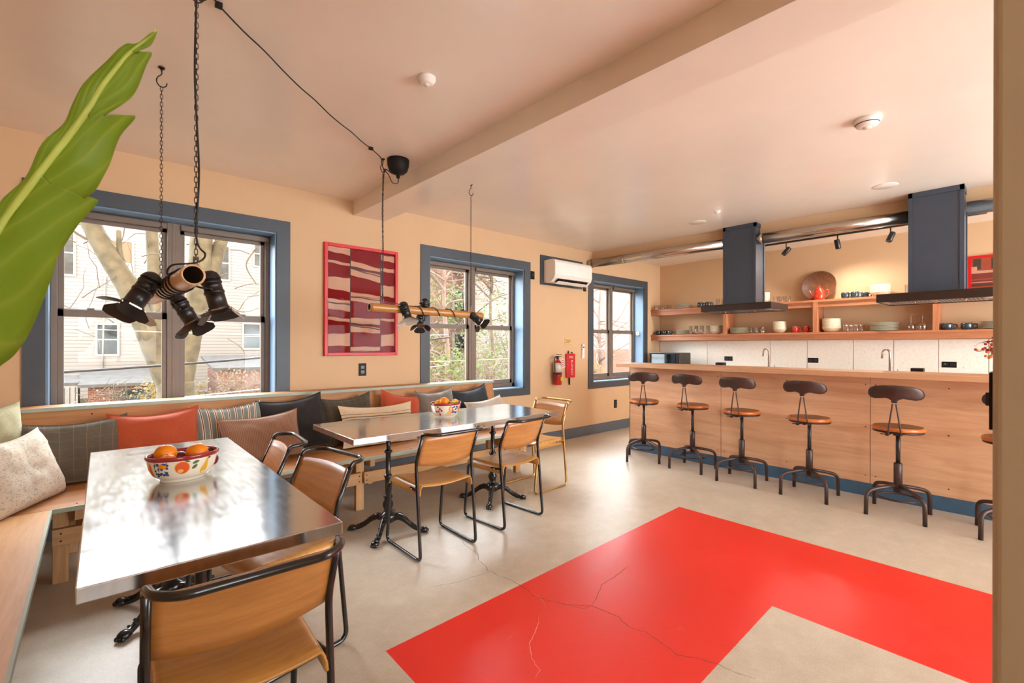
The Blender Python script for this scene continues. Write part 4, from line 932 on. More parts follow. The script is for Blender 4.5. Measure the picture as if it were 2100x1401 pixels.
for u in (.325, .78):
    pts = [(ax0+W_*u+.003*math.sin(k*1.7), az1-Hh*k/14) for k in range(15)]
    mb.add([(p[0]-.0035, YF-.0088, p[1]) for p in pts]+[(p[0]+.0035, YF-.0088, p[1]) for p in pts], [(i, i+1, 15+i+1, 15+i) for i in range(14)], 2, M=L)
mb.build('print', [AR, AC, AK], t)
MB().box((ax0, YF-.022, az0), (ax1, YF-.020, az1), M=L).build('glazing', glassy('picture_glass', (.97, .97, .97, 1), .10, -.003), t)
def plate(name, label, cx, cz, w_, h_, marks=2, cat='switch'):
    t = thing(name, label, cat, (cx, YF, cz)); cp = MB().box((-w_/2, -.007, -h_/2), (w_/2, 0, h_/2)).build('cover_plate', M['blackp'], t, bevel=.002)
    for k in range(marks):
        zc = (k-(marks-1)/2)*h_*.38; MB().box((-w_*.24, -.010, zc-h_*.13), (w_*.24, -.007, zc+h_*.13)).build('socket' if cat == 'outlet' else 'rocker', M['black'], cp, bevel=.001)
plate('wall_outlet', 'black double outlet on the wall below the red framed picture', 1.892, 1.065, .075, .122, 2, 'outlet')
plate('wall_switch', 'black wall plate high beside the air conditioner, right of the middle window', 4.182, 2.215, .066, .105, 1)
plate('wall_switch', 'small black wall plate under the right end of the air conditioner', 5.23, 2.13, .062, .085, 1)
plate('wall_outlet', 'black outlet low on the wall left of the bar counter', 5.978, .40, .072, .125, 2, 'outlet')
# air conditioner
tag(rectpart('mounting_board', 4.32, 5.17, 2.11, 2.50, YF-.016, YF, M['trim']), 'slate blue board on the wall behind the air conditioner', 'board')
t = thing('air_conditioner', 'white wall air conditioner with open louver above the corner window', 'air conditioner', (4.75, YF-.016, 2.14))
pr = [(0, 0), (.03, -.006), (.13, .0), (.19, .045), (.208, .09), (.208, .245), (.195, .275), (.16, .292), (0, .292)]
vs = [(-.375, -p[0], p[1]) for p in pr]+[(.375, -p[0], p[1]) for p in pr]; n = len(pr)
MB().add(vs, [tuple(range(n)), tuple(range(n, 2*n))[::-1]]+[(i, i+n, (i+1) % n+n, (i+1) % n) for i in range(n)]).build('body', M['white'], t, bevel=.006)
MB().add([(-.31, -.135, -.001), (.31, -.135, -.001), (.31, -.192, .041), (-.31, -.192, .041)], [(0, 1, 2, 3)]).build('air_outlet', M['brownd'], t).location = (0, -.003, -.003)
MB().box((-.31, -.006, 0), (.31, .0, .052)).build('louver', M['white'], t).matrix_local = Matrix.Translation((0, -.150, -.020)) @ Matrix.Rotation(R(62), 4, 'X')
mb = MB()
for k in range(9): mb.box((-.28+k*.07, -.185, .005), (-.277+k*.07, -.14, .03))
mb.build('vanes', M['blackp'], t)
# extinguisher, fire blanket, sign, remote
t = thing('fire_extinguisher', 'red fire extinguisher with black hose hanging on the wall', 'fire extinguisher', (4.585, YF-.075, .775))
MB().lathe([(0, 0), (.052, 0), (.056, .006), (.056, .27), (.05, .30), (.03, .325), (.018, .335), (.018, .35), (0, .35)], 24).build('cylinder', M['red'], t)
MB().lathe([(.016, .345), (.02, .35), (.02, .375), (.008, .385), (0, .385)], 14).box((-.012, -.06, .38), (.012, .03, .388)).box((-.012, -.065, .405), (.012, .02, .413)).build('valve_handle', M['black'], t)
MB().tube(spline([(-.015, 0, .37), (-.055, -.01, .375), (-.072, -.01, .33), (-.066, -.012, .2), (-.066, -.014, .12)], 6), .008, 8).lathe([(0, 0), (.009, 0), (.013, -.05), (0, -.05)][::-1], 10, M=Matrix.Translation((-.066, -.014, .12))).build('hose', M['black'], t)
MB().lathe([(.0575, .14), (.0575, .165)], 24).build('strap', M['black'], t)
MB().lathe([(.0568, .17), (.0568, .295)], 24).build('label', M['label'], t)
MB().box((-.004, -.062, .06), (.036, -.057, .11)).build('inspection_mark', M['yellowp'], t)
t2 = MB().box((-.035, -.002, -.06), (.035, .0, .06), 0)
for k, zz in enumerate((.035, .01, -.015, -.038)): t2.box((-.03, -.003, zz), (.03, -.002, zz+.010), 1)
o = t2.build('paper_tag', [M['label'], M['redp']], t); o.matrix_local = Matrix.Translation((.03, -.07, .29)) @ Matrix.Rotation(R(-14), 4, 'Y')
t = thing('fire_blanket', 'red fire blanket pouch with white printed lettering on the wall', 'fire blanket', (4.905, YF, .855))
MB().box((-.088, -.03, 0), (.094, 0, .335)).build('pouch', M['redp'], t, bevel=.008)
MB().box((-.03, -.02, -.10), (-.004, -.014, .004)).box((-.045, -.018, .33), (-.03, -.012, .375)).box((.03, -.018, .33), (.045, -.012, .36)).build('pull_strap', M['blackp'], t)
def text(name, body, size, M_, mat, par, sy=1.0):
    cu = bpy.data.curves.new(name, 'FONT'); cu.body = body; cu.size = size; cu.align_x = 'CENTER'; cu.align_y = 'CENTER'; cu.extrude = .0006; cu.materials.append(mat)
    tmp = bpy.data.objects.new(name, cu); me = bpy.data.meshes.new_from_object(tmp); bpy.data.objects.remove(tmp)
    o = bpy.data.objects.new(name, me); C.objects.link(o); o.parent = par; o.matrix_local = M_ @ Matrix.Diagonal((1, sy, 1, 1)); return o
Wt = Matrix.Rotation(R(90), 4, 'X')
text('lettering', 'FIRE', .05, Matrix.Translation((.004, -.0312, .285)) @ Wt, M['label'], t)
text('lettering', 'BLANKET', .052, Matrix.Translation((.02, -.0312, .14)) @ Wt @ Matrix.Rotation(R(-90), 4, 'Z'), M['label'], t)
t = thing('wall_sign', 'small tan sign with dark lines of print above the fire blanket', 'sign', (4.878, YF, 1.36))
MB().box((-.07, -.006, -.04), (.07, 0, .04)).build('plaque', M['signp'], t, bevel=.002)
MB().box((-.045, -.0072, .015), (.045, -.006, .021)).box((-.045, -.0072, -.002), (.045, -.006, .003)).box((-.045, -.0072, -.018), (.02, -.006, -.013)).build('print_line', M['brownd'], t)
t = thing('remote_control', 'white air conditioner remote in a wall holder by the corner window', 'remote control', (5.19, YF, 1.12))
MB().box((-.028, -.016, 0), (.028, 0, .12)).build('holder', M['white'], t, bevel=.004); MB().box((-.023, -.022, .03), (.023, -.006, .205)).build('handset', M['white'], t, bevel=.006)
MB().lathe([(0, 0), (.012, 0), (.012, .002), (0, .002)], 16, M=aim((0, -.022, .16), (0, -1, 0))).build('button', M['blackp'], t)
# wall column switch seen edge-on
t = thing('wall_switch', 'black switch plate seen edge-on on the pale column at the right', 'switch', (1.32, .0515, 1.195))
MB().box((-.038, 0, -.055), (.038, .008, .055)).build('cover_plate', M['blackp'], t); MB().box((-.006, .008, -.012), (.006, .014, .014)).build('toggle', M['black'], t)

# ------------------------------------------------------------------ ceiling items
def detector(name, label, x, y, r, h, m='white', cat='smoke detector'):
    t = thing(name, label, cat, (x, y, H)); MB().lathe([(0, -h), (r*.55, -h), (r*.8, -h*.82), (r*.92, -h*.45), (r, -h*.4), (r, 0), (0, 0)], 30).build('housing', M[m], t)
    if r > .05: MB().lathe([(r*.86, -h*.66), (r*.89, -h*.58)], 30).build('vent_slot', M['blackp'], t)
    MB().lathe([(0, -h-.006), (r*.3, -h-.005), (r*.34, -h), (0, -h)], 20).build('sensor', M['white'], t)
detector('smoke_detector', 'round white smoke detector on the left ceiling bay', 1.25, 2.08, .046, .035)
detector('smoke_detector', 'larger white smoke detector on the kitchen side ceiling', 3.48, .68, .070, .048)
detector('sprinkler_cap', 'small white ceiling fitting in front of the left hood', 4.71, 2.16, .030, .02, cat='ceiling fitting')
for x, y, lb in ((4.97, 2.50, 'flat round cover on the ceiling left of the left hood chimney'), (5.04, .86, 'flat round cover on the ceiling before the right hood chimney')):
    tag(MB().lathe([(0, -.004), (.085, -.004), (.092, -.001), (.092, 0), (0, 0)], 30, M=Matrix.Translation((x, y, H))).build('ceiling_cover', M['ceil']), lb, 'ceiling cover')

# ------------------------------------------------------------------ bar counter
t = thing('bar_counter', 'long plywood bar counter with overhanging top and blue toe kick', 'bar counter', (4.98, 1.0, 0)); L = Matrix.Translation((-4.98, -1.0, 0))
ZB = 1.090
MB().box((4.69, -1.6, ZB-.045), (5.12, 3.39, ZB), M=L).build('bar_top', M['bart'], t, bevel=.003)
MB().box((4.688, -1.6, ZB-.018), (4.69, 3.391, ZB-.014), M=L).build('ply_line', M['barp'], t)
for a, b in ((3.38, 2.24), (2.236, .95), (.946, -.6), (-.604, -1.6)): MB().box((4.98, b, .115), (5.0, a, ZB-.045), M=L).build('front_panel', M['barp'], t)
MB().box((4.983, -1.6, 0), (5.0, 3.38, .115), M=L).build('toe_kick', M['toe'], t)
MB().box((4.979, 3.38, 0), (5.02, 3.392, ZB-.045), M=L).build('end_strip', M['green'], t)
MB().box((5.0, -1.6, 0), (5.55, 3.37, .90), M=L).build('cabinet_body', M['barp'], t)
MB().box((5.0, -1.6, .90), (5.62, 3.37, .93), M=L).build('work_surface', M['steel'], t)
for y in (3.2, 2.27, 2.2, 1.6, .98, .91, .45, .2):
    for z in (.18, .6, .97): screw(L @ aim((4.98, y, z), (-1, 0, 0)), t)
def vent(name, label, y0, y1, yb):
    t = thing(name, label, 'cooktop', (5.35, (y0+y1)/2, .93)); L = Matrix.Translation((-5.35, -(y0+y1)/2, -.93))
    MB().box((5.30, y0, .93), (5.42, y1+.16, 1.066), M=L).build('rear_housing', M['steel'], t, bevel=.004)
    for k in range(14):
        y = y0+.02+(y1-y0-.05)*k/13; MB().box((5.295, y-.007, 1.062), (5.36, y+.007, 1.080), M=L).build('vent_slot', M['blackp'], t)
    MB().box((5.29, y1+.05, 1.05), (5.38, y1+.135, 1.112), M=L).build('control_box', M['blackp'], t, bevel=.004)
vent('cooktop_vent', 'steel cooktop riser with slots and black box under the left hood', 2.03, 2.31, 0)
vent('cooktop_vent', 'steel cooktop riser with slots and black box under the right hood', .30, .59, 0)
# stools
def make_stool():
    t = thing('bar_stool', 'x', 'stool')      # faces +X (towards the bar)
    for k, (sx, sy) in enumerate(((1, 1), (1, -1), (-1, 1), (-1, -1))):
        S = fillet([(sx*.012, sy*.012, .222), (sx*.10, sy*.10, .205), (sx*.170, sy*.170, .178), (sx*.172, sy*.172, .0)], .06, 7)
        MB().tube(S, .0140, 12).build('leg', M['brown'], t)
    MB().lathe([(.027, .175), (.027, .395), (.022, .40), (.016, .40)], 18).build('sleeve', M['brown'], t)
    MB().lathe([(.0145, .36), (.0145, .6620)], 16).build('screw_post', M['black'], t)
    ring = [(.125*math.cos(2*PI*k/36), .125*math.sin(2*PI*k/36), .132) for k in range(36)]; MB().tube(ring, .007, 8, closed=True, flat=1.2).build('foot_ring', M['brown'], t)
    MB().lathe([(0, .6400), (.155, .6400), (.158, .6440), (.158, .6540), (0, .6540)], 40).box((-.15, -.012, .6290), (.06, .012, .6400)).build('seat_plate', M['brownd'], t)
    MB().lathe([(.150, .6540), (.161, .6560), (.164, .6620), (.164, .6740), (.160, .6820), (.150, .6840), (.15, .6845), (.1499, .6845)], 44, 1).lathe([(0, .6845), (.1505, .6845)], 44, 0, sm=False).build('seat', [M['stoolw'], M['stoole']], t)
    for s in (-1, 1):
        S = spline([(-.06, s*.035, .6340), (-.15, s*.038, .6340), (-.178, s*.036, .6620), (-.188, s*.026, .75), (-.192, s*.010, .87)], 6); MB().tube(S, .0055, 8).build('back_rod', M['brown'], t)
    MB().box((-.201, -.017, .878), (-.183, .017, .922)).build('bracket', M['brown'], t, bevel=.003)
    MB().lathe([(0, 0), (.012, 0), (.012, .02), (.004, .022), (.004, .05), (0, .05)][::-1], 12, M=aim((-.145, .038, .6320), (0, 1, 0))).build('knob', M['black'], t)
    # curved tractor-style backrest
    out = []
    up = [(-1, .10), (-.97, .42), (-.88, .68), (-.7, .86), (-.4, .96), (0, 1.0), (.4, .96), (.7, .86), (.88, .68), (.97, .42), (1, .10)]
    dn = [(.97, -.15), (.88, -.36), (.72, -.44), (.5, -.38), (.32, -.30), (.18, -.40), (.1, -.58), (-.1, -.58), (-.18, -.40), (-.32, -.30), (-.5, -.38), (-.72, -.44), (-.88, -.36), (-.97, -.15)]
    P = up+dn; n = len(P); vs = []
    for ins, th_ in ((1.0, 0), (.93, .006)):
        pass
    def pt(u, v, k, ins): 
        uu, vv = u*ins, .28+(v-.28)*ins; y = uu*.168; z = .935+vv*.076; x = -.196+.062*(uu*uu)-.012*vv+k; return (x, y, z)
    layers = [(-.0, 1.0), (-.007, .94), (-.010, .80), (-.012, .45), (-.0125, .1)]
    for k, ins in layers: vs += [pt(u, v, k, ins) for u, v in P]
    layers2 = [(.006, .96), (.006, .6), (.006, .1)]
    for k, ins in layers2: vs += [pt(u, v, k, ins) for u, v in P]
    fs = []
    def ringf(a, b): return [(a*n+i, a*n+(i+1) % n, b*n+(i+1) % n, b*n+i) for i in range(n)]
    for a in range(4): fs += ringf(a, a+1)
    fs.append(tuple(4*n+i for i in range(n))); fs += [f[::-1] for f in ringf(0, 5)]+[f[::-1] for f in ringf(5, 6)]+[f[::-1] for f in ringf(6, 7)]; fs.append(tuple(7*n+i for i in range(n))[::-1])
    MB().add(vs, fs, 0, True).build('backrest', M['brown'], t)
    return t
st = make_stool()
for i, (x, y, a, dz, lb) in enumerate([(4.66, 2.98, 30, 0, 'at the left end of the bar, farthest from the camera'), (4.70, 2.415, 2, .0, 'second from the left end of the bar'), (4.63, 1.88, 4, 0, 'third from the left along the bar'), (4.635, 1.31, 0, 0, 'fourth from the left along the bar'), (4.62, .705, 2, 0, 'nearest one seen whole, second from the right'), (4.62, .09, 6, 0, 'half hidden behind the pale column at the right')]):
    place(st, i > 0, (x, y, 0), R(a), 'brown metal bar stool, '+lb)
# seats are swivelled to slightly different heights on the real stools; backs face the room

# ------------------------------------------------------------------ extractor hoods and duct
def hood(label, yc, xf, xb):
    t = thing('extractor_hood', label, 'extractor hood', (5.56, yc, 1.70)); L = Matrix.Translation((-5.56, -yc, -1.70))
    hw = .182; b = MB(); b.box((xf+.008, yc-hw+.008, 1.775), (xb-.008, yc+hw-.008, H), M=L); b.build('chimney', M['hood'], t)
    tr = MB(); e = .028
    for (xa, xc) in ((xf, xf+e), (xb-e, xb)):
        for (ya, yb_) in ((yc-hw, yc-hw+e), (yc+hw-e, yc+hw)): tr.box((xa, ya, 1.775), (xc, yb_, H), M=L)
    tr.box((xf, yc-hw, H-.045), (xb, yc-hw+.008, H), M=L).box((xf, yc+hw-.008, H-.045), (xb, yc+hw, H), M=L).box((xf, yc-hw, H-.045), (xf+.008, yc+hw, H), M=L).box((xb-.008, yc-hw, H-.045), (xb, yc+hw, H), M=L)
    tr.build('corner_trim', M['hood'], t)
    X0, X1, Y0, Y1 = 5.30, 5.81, yc-.384, yc+.384; c = MB(); z0, z1 = 1.700, 1.768; w_ = .012
    c.box((X0, Y0, z0), (X0+w_, Y1, z1), M=L).box((X1-w_, Y0, z0), (X1, Y1, z1), M=L).box((X0+w_, Y0, z0), (X1-w_, Y0+w_, z1), M=L).box((X0+w_, Y1-w_, z0), (X1-w_, Y1, z1), M=L).box((X0, Y0, z1), (X1, Y1, z1+.008), M=L)
    c.build('canopy', M['brownd'], t, bevel=.002)
    MB().box((X0+w_, Y0+w_, z0+.006), (X1-w_, Y1-w_, z0+.010), M=L).build('underside', M['steel'], t)
    for k in range(2):
        f = MB(); ya = Y0+.07+k*.325
        f.box((X0+.05, ya, z0+.001), (X0+.42, ya+.30, z0+.006), M=L)
        ff = f.build('filter', M['nickel'], t); s = MB()
        for q in range(11): s.box((X0+.07, ya+.018+q*.0255, z0-.001), (X0+.40, ya+.030+q*.0255, z0+.0012), M=L)
        s.build('slots', M['black'], ff)
    MB().tube([(X0+.06, yc-.20, z0), (X0+.06, yc-.20, z0-.018)], .004, 8, M=L).tube([(X0+.06, yc+.12, z0), (X0+.06, yc+.12, z0-.018)], .004, 8, M=L).build('hook', M['steel'], t)
    MB().lathe([(0, 0), (.03, 0), (.03, .004), (0, .004)], 20, M=L @ Matrix.Translation((X0+.03+.03, Y0+.045, z0-.001))).build('hood_light', M['label'], t)
hood('navy extractor hood over the far left part of the bar', 2.24, 5.43, 5.69)
hood('navy extractor hood over the bar nearest the pale column', .583, 5.455, 5.745)
def ductx(y): return bx(y)-.085
mb = MB(); y0, y1 = 4.33, 2.42
def duct(y0, y1, label, bands):
    t = thing('exhaust_duct', label, 'duct', (ductx((y0+y1)/2), (y0+y1)/2, 2.50)); L = Matrix.Translation(-Vector(t.location))
    MB().tube([(ductx(y0), y0, 2.495), (ductx(y1), y1, 2.495)], .058, 24, M=L).build('pipe', M['galv'], t)
    for yb_ in bands: MB().tube([(ductx(yb_+.015), yb_+.015, 2.495), (ductx(yb_-.015), yb_-.015, 2.495)], .0605, 24, M=L).build('coupling', M['galv'], t)
duct(4.325, 2.425, 'shiny metal exhaust duct from the window wall to the left hood', (4.28, 3.75))
duct(2.055, .768, 'shiny metal exhaust duct between the two hoods', (2.02,))
duct(.398, -1.5, 'metal exhaust duct beyond the right hood', ())
# spotlight track
t = thing('track_light', 'black ceiling track with three small spotlights behind the duct', 'track light', (6.75, 1.5, H)); L = Matrix.Translation((-6.75, -1.5, -H))
MB().box((6.735, .33, H-.022), (6.765, 2.9, H), M=L).build('track', M['black'], t)
for y, d in ((2.18, (-.25, .45, -.6)), (1.61, (.1, -.15, -.9)), (1.10, (-.35, .25, -.8))):
    s = MB().tube([(6.75, y, H-.02), (6.75, y, H-.085)], .007, 8, M=L).build('stem', M['black'], t)
    Mx = L @ aim((6.75, y, H-.13), d); MB().lathe([(0, -.06), (.028, -.06), (.03, -.05), (.03, .05), (.026, .055), (.02, .045), (0, .04)], 20, M=Mx).build('spot_head', M['black'], t)
    MB().lathe([(0, .0485), (.024, .0485)], 20, M=Mx).build('lens', M['label'], t)
    ld = bpy.data.lights.new('track_bulb', 'SPOT'); ld.energy = 40; ld.spot_size = R(150); ld.spot_blend = .8; ld.shadow_soft_size = .05; ld.color = (1, .93, .84)
    lo = bpy.data.objects.new('bulb', ld); C.objects.link(lo); lo.parent = t; lo.matrix_local = Mx @ Matrix.Translation((0, 0, .062)) @ Matrix.Rotation(PI, 4, 'X')

# ------------------------------------------------------------------ kitchen back wall
t = thing('back_counter', 'kitchen counter with sinks along the far wall, behind the bar', 'counter', (6.95, 1.4, 0)); L = Matrix.Translation((-6.95, -1.4, 0))
MB().box((6.68, -1.6, 0), (7.25, 4.31, .88), M=L).build('cabinets', M['barp'], t); MB().box((6.65, -1.6, .88), (7.255, 4.31, .91), M=L).build('worktop', M['steel'], t)
def splashmat():
    m, nt, b = new_mat('terrazzo_board'); v = coords(nt); n = noise_t(nt, v, 42, 4, .6); col = ramp(nt, n, [(.24, hexc('B09478')), (.33, hexc('F2E8D6')), (.6, hexc('F8F1E4'))])
    nt.links.new(col, b.inputs['Base Color']); b.inputs['Roughness'].default_value = .55; return m
SM = splashmat()
t = thing('backsplash', 'pale speckled backsplash panels between counter and lower shelf', 'backsplash', (7.26, 1.5, .91)); L = Matrix.Translation((-7.26, -1.5, -.91))
ys = [4.328, 3.48, 2.55, 2.08, 1.56, 1.152, .745, .339, -.1, -1.0]
for a, b in zip(ys, ys[1:]): MB().box((7.255, b+.003, .912), (7.268, a-.003, 1.385), M=L).build('panel', SM, t, bevel=.002)
for y, z, w_, lb, led in ((3.147, 1.108, .125, 'black double outlet on the backsplash left of the left tap', 0), (2.008, 1.11, .125, 'black double outlet on the backsplash between the two taps', 0), (.655, 1.095, .125, 'black outlet with green light on the backsplash right of the right tap', 1)):
    o = thing('wall_outlet', lb, 'outlet', (7.257, y, z)); cp = MB().box((-.007, -w_/2, -.034), (0, w_/2, .034)).build('cover_plate', M['blackp'], o, bevel=.002)
    for s in (-.03, .03): MB().box((-.0095, s-.02, -.017), (-.007, s+.02, .017)).build('socket', M['black'], cp)
    if led:
        lm, nt_, b_ = new_mat('green_led'); b_.inputs['Base Color'].default_value = (.02, .5, .1, 1); b_.inputs['Emission Color'].default_value = (.05, 1, .2, 1); b_.inputs['Emission Strength'].default_value = 1
        MB().box((-.011, .028, .004), (-.0095, .036, .010)).build('indicator_light', lm, o)
for y, lb in ((2.485, 'tall brushed swan-neck tap at the left sink'), (1.165, 'tall brushed swan-neck tap at the right sink')):
    o = thing('kitchen_tap', lb, 'tap', (6.93, y-.03, .91))
    MB().lathe([(.026, 0), (.026, .006), (.018, .01), (.018, .09), (.012, .095), (0, .095)], 18).build('base', M['nickel'], o)
    S = [(0, 0, .08), (0, 0, .31)]+[(0, .034-.034*math.cos(a), .31+.045*math.sin(a)) for a in [R(k*15) for k in range(1, 12)]]+[(0, .068, .31), (0, .073, .25)]
    MB().tube(S, .0105, 12).build('spout', M['nickel'], o)
    MB().tube([(0, -.015, .065), (0, -.075, .065)], .007, 8).tube([(0, -.072, .06), (0, -.072, .13)], .0045, 8).build('lever', M['nickel'], o)
# microwave
t = thing('microwave', 'black microwave with mirrored door in the kitchen corner', 'microwave', (6.67, 3.90, .91))
MB().box((0, -.26, .012), (.35, .26, .285)).build('housing', metal('dark_steel', '5A544E', .35), t, bevel=.006)
MB().box((-.014, -.20, .02), (0, .255, .28)).build('door', M['blackp'], t, bevel=.003)
MB().box((-.016, -.16, .05), (-.014, .24, .26)).build('door_glass', metal('mirror_glass', '55595A', .06), t)
MB().box((-.012, -.255, .02), (0, -.205, .28)).build('control_panel', M['blackp'], t)
for sx in (.04, .30):
    for sy_ in (-.22, .22): MB().lathe([(.012, 0), (.012, .013)], 10, M=Matrix.Translation((sx, sy_, 0))).build('foot', M['blackp'], t)

# shelves
ZL, ZU = 1.485, 1.905
t = thing('wall_shelf_unit', 'two-level cedar wall shelf with dividers above the backsplash', 'shelf', (7.1, 1.5, ZL)); L = Matrix.Translation((-7.1, -1.5, -ZL))
for z, nm in ((ZL, 'lower_shelf'), (ZU, 'upper_shelf')):
    MB().box((6.97, -1.2, z-.026), (7.268, 4.328, z), M=L).build(nm, M['shelf'], t)
    MB().box((6.985, -1.2, z-.094), (7.005, 4.328, z-.026), M=L).build('front_lip', M['shelf'], t)
    MB().box((7.005, 4.305, z-.094), (7.268, 4.328, z-.026), M=L).build('end_batten', M['shelfx'], t)
for y0_, y1_ in ((3.055, 3.105), (1.885, 1.935), (.715, .765)): MB().box((6.972, y0_, ZL), (7.268, y1_, ZU-.026), M=L).build('divider', M['shelfx'], t)

# crockery ---------------------------------------------------------------
ORD = ['topmost', 'second from the top', 'third from the top', 'fourth from the top', 'fifth from the top', 'sixth from the top', 'seventh from the top', 'lowest']
def stack(x, y, z, n, r, pitch, kind, m, where, group):
    if kind == 'plate': prof = [(0, 0), (.55*r, 0), (.6*r, .003), (.9*r, .010), (r, .016), (r, .019), (.96*r, .0185), (.6*r, .008), (0, .006)]
    else: prof = [(0, 0), (.5*r, 0), (.55*r, .004), (.85*r, .028), (.96*r, .05), (r, .064), (.97*r, .065), (.92*r, .052), (.8*r, .03), (.4*r, .009), (0, .008)]
    ri = max(range(len(prof)), key=lambda q: prof[q][0]); R2 = [(a_*1.004, b_+.0002) for a_, b_ in prof[ri:ri+3]]
    p = MB().lathe(prof, 30, cap=False).lathe(R2, 30, 1, cap=False).build('stoneware_plate' if kind == 'plate' else 'stoneware_bowl', [m, M['rim']])
    for k in range(n):
        o = p if k == 0 else p.copy()
        if k: C.objects.link(o)
        o.location = (x+rnd.uniform(-.002, .002), y+rnd.uniform(-.002, .002), z+k*pitch); i = n-1-k
        tag(o, ('lowest' if k == 0 else ORD[i])+' %s in the stack ' % kind+where, kind, group)
def tumbler_proto(r, h): return MB().lathe([(0, 0), (r*.82, 0), (r*.86, .003), (r, h), (r*.95, h), (r*.8, .008), (0, .008)], 20, cap=False)
NTH = ['first', 'second', 'third', 'fourth', 'fifth', 'sixth']
def tumblers(pts, z, r, h, lab, group):
    p = None
    for k, (x, y) in enumerate(sorted(pts, key=lambda q: -q[1])):
        if p is None: p = o = tumbler_proto(r, h).build('drinking_glass', M['clear'])
        else: o = p.copy(); C.objects.link(o)
        o.location = (x, y, z); tag(o, (NTH[k]+' from the left of the '+lab) if len(pts) > 1 else lab, 'glass', group)
def mug(x, y, z, m, label, r=.043, h=.072, rz=R(-90), group=None):
    t = thing('mug', label, 'mug', (x, y, z), rz, group)
    MB().lathe([(0, 0), (r*.72, 0), (r*.86, .008), (r, .025), (r, h*.8), (r*.93, h), (r*.87, h), (r*.92, h*.8), (r*.9, .02), (0, .012)], 24, cap=False).build('cup', m, t)
    MB().tube(spline([(r*.95, 0, h*.80), (r*1.45, 0, h*.78), (r*1.62, 0, h*.5), (r*1.35, 0, h*.26), (r*.95, 0, h*.24)], 5), .006, 8, flat=1.3).build('handle', m, t)
def wineglass(x, y, z, label, group):   # standing upside down
    t = thing('wine_glass', label, 'glass', (x, y, z), 0, group)
    MB().lathe([(.030, 0), (.036, .02), (.040, .045), (.036, .068), (.02, .085), (.005, .092)], 20, cap=False).build('glass_bowl', M['clear'], t)
    MB().lathe([(.005, .092), (.0035, .11), (.0035, .165), (.006, .172), (.032, .176), (.033, .178), (0, .178)], 20, cap=False).build('stem_foot', M['clear'], t)
G = 7.09
# lower shelf
mug(G-.03, 4.235, ZL, M['mug'], 'dark blue mug, farthest left on the lower shelf'); mug(G-.03, 4.12, ZL, M['mug'], 'dark blue mug, middle of the three at the left end of the lower shelf'); mug(G-.03, 4.02, ZL, M['mug'], 'dark blue mug next to the short plate stack on the lower shelf')
stack(G, 3.79, ZL, 5, .12, .013, 'plate', M['stonew'], 'left of the tall glasses, lower shelf', 'left plate stack on the lower shelf')
tumblers([(6.99+i % 2*.10, 3.625-.046*i) for i in range(6)], ZL, .026, .135, 'tall clear glasses left of the first shelf divider', 'tall glasses on the lower shelf')
stack(G, 3.26, ZL, 5, .088, .016, 'bowl', M['stone'], 'left of the first shelf divider', 'bowl stack by the first divider')
stack(G, 2.915, ZL, 6, .135, .0135, 'plate', M['stonew'], 'right of the first shelf divider', 'plate stack right of the first divider')
tumblers([(7.0, 2.725), (7.08, 2.69), (7.0, 2.645), (7.08, 2.60), (7.0, 2.56)], ZL, .033, .088, 'small tumblers between plates and red mugs', 'tumblers in the second compartment')
stack(G, 2.37, ZL, 7, .082, .0155, 'bowl', M['stone'], 'in the middle of the second compartment', 'bowl stack in the second compartment')
mug(G-.02, 2.165, ZL, M['redmug'], 'left red mug beside the second shelf divider', .04, .082, R(-80)); mug(G-.02, 2.035, ZL, M['redmug'], 'right red mug, touching the second shelf divider', .04, .082, R(-100))
stack(G, 1.755, ZL, 8, .105, .0155, 'bowl', M['stone'], 'right of the second shelf divider', 'low bowl stack right of the second divider')
tumblers([(7.0, 1.575), (7.08, 1.545), (7.0, 1.475), (7.08, 1.44)], ZL, .035, .088, 'clear tumblers in the third compartment of the lower shelf', 'tumblers in the third compartment')
stack(G, 1.215, ZL, 7, .14, .0145, 'plate', M['stonew'], 'left of the upturned wine glasses', 'plate stack left of the wine glasses')
for x, y, lb in ((7.0, .955, 'upturned wine glass, front left of four'), (7.13, .90, 'upturned wine glass, back left of four'), (7.0, .855, 'upturned wine glass, front right of four'), (7.13, .80, 'upturned wine glass, back right of four')): wineglass(x, y, ZL, lb, 'upturned wine glasses')
mug(G-.04, .655, ZL, M['mug'], 'dark blue mug right of the third shelf divider', .052, .075); mug(G-.04, .495, ZL, M['mug'], 'dark blue mug left of the rightmost plates on the lower shelf', .052, .075)
stack(G, .27, ZL, 6, .12, .0135, 'plate', M['stonew'], 'at the lower shelf right end', 'rightmost plate stack')
# upper shelf
tumblers([(7.0, 4.24), (7.1, 4.20), (7.0, 4.12), (7.1, 4.06)], ZU, .038, .082, 'clear tumblers at the left end of the upper shelf', 'tumblers at the left end of the upper shelf')
stack(G, 3.80, ZU, 4, .135, .014, 'plate', M['stonew'], 'at the left of the upper shelf', 'plate stack on the left of the upper shelf')
mug(G-.03, 3.50, ZU, M['mug'], 'dark blue mug on the upper shelf left of the left hood', .046, .08); mug(G-.03, 3.375, ZU, M['mug'], 'dark blue mug on the upper shelf closest to the left hood', .046, .08)
tumblers([(7.05, 3.22), (7.12, 3.17)], ZU, .028, .12, 'two tall glasses beside the left hood chimney', 'tall glasses on the upper shelf')
stack(7.05, 2.53, ZU, 6, .045, .018, 'bowl', M['stone'], 'just right of the left hood chimney', 'small bowl stack on the upper shelf')
tumblers([(7.0, 2.40), (7.08, 2.365), (7.0, 2.32), (7.08, 2.28), (7.0, 2.235)], ZU, .034, .085, 'five small tumblers left of the round wooden tray', 'tumblers left of the tray')
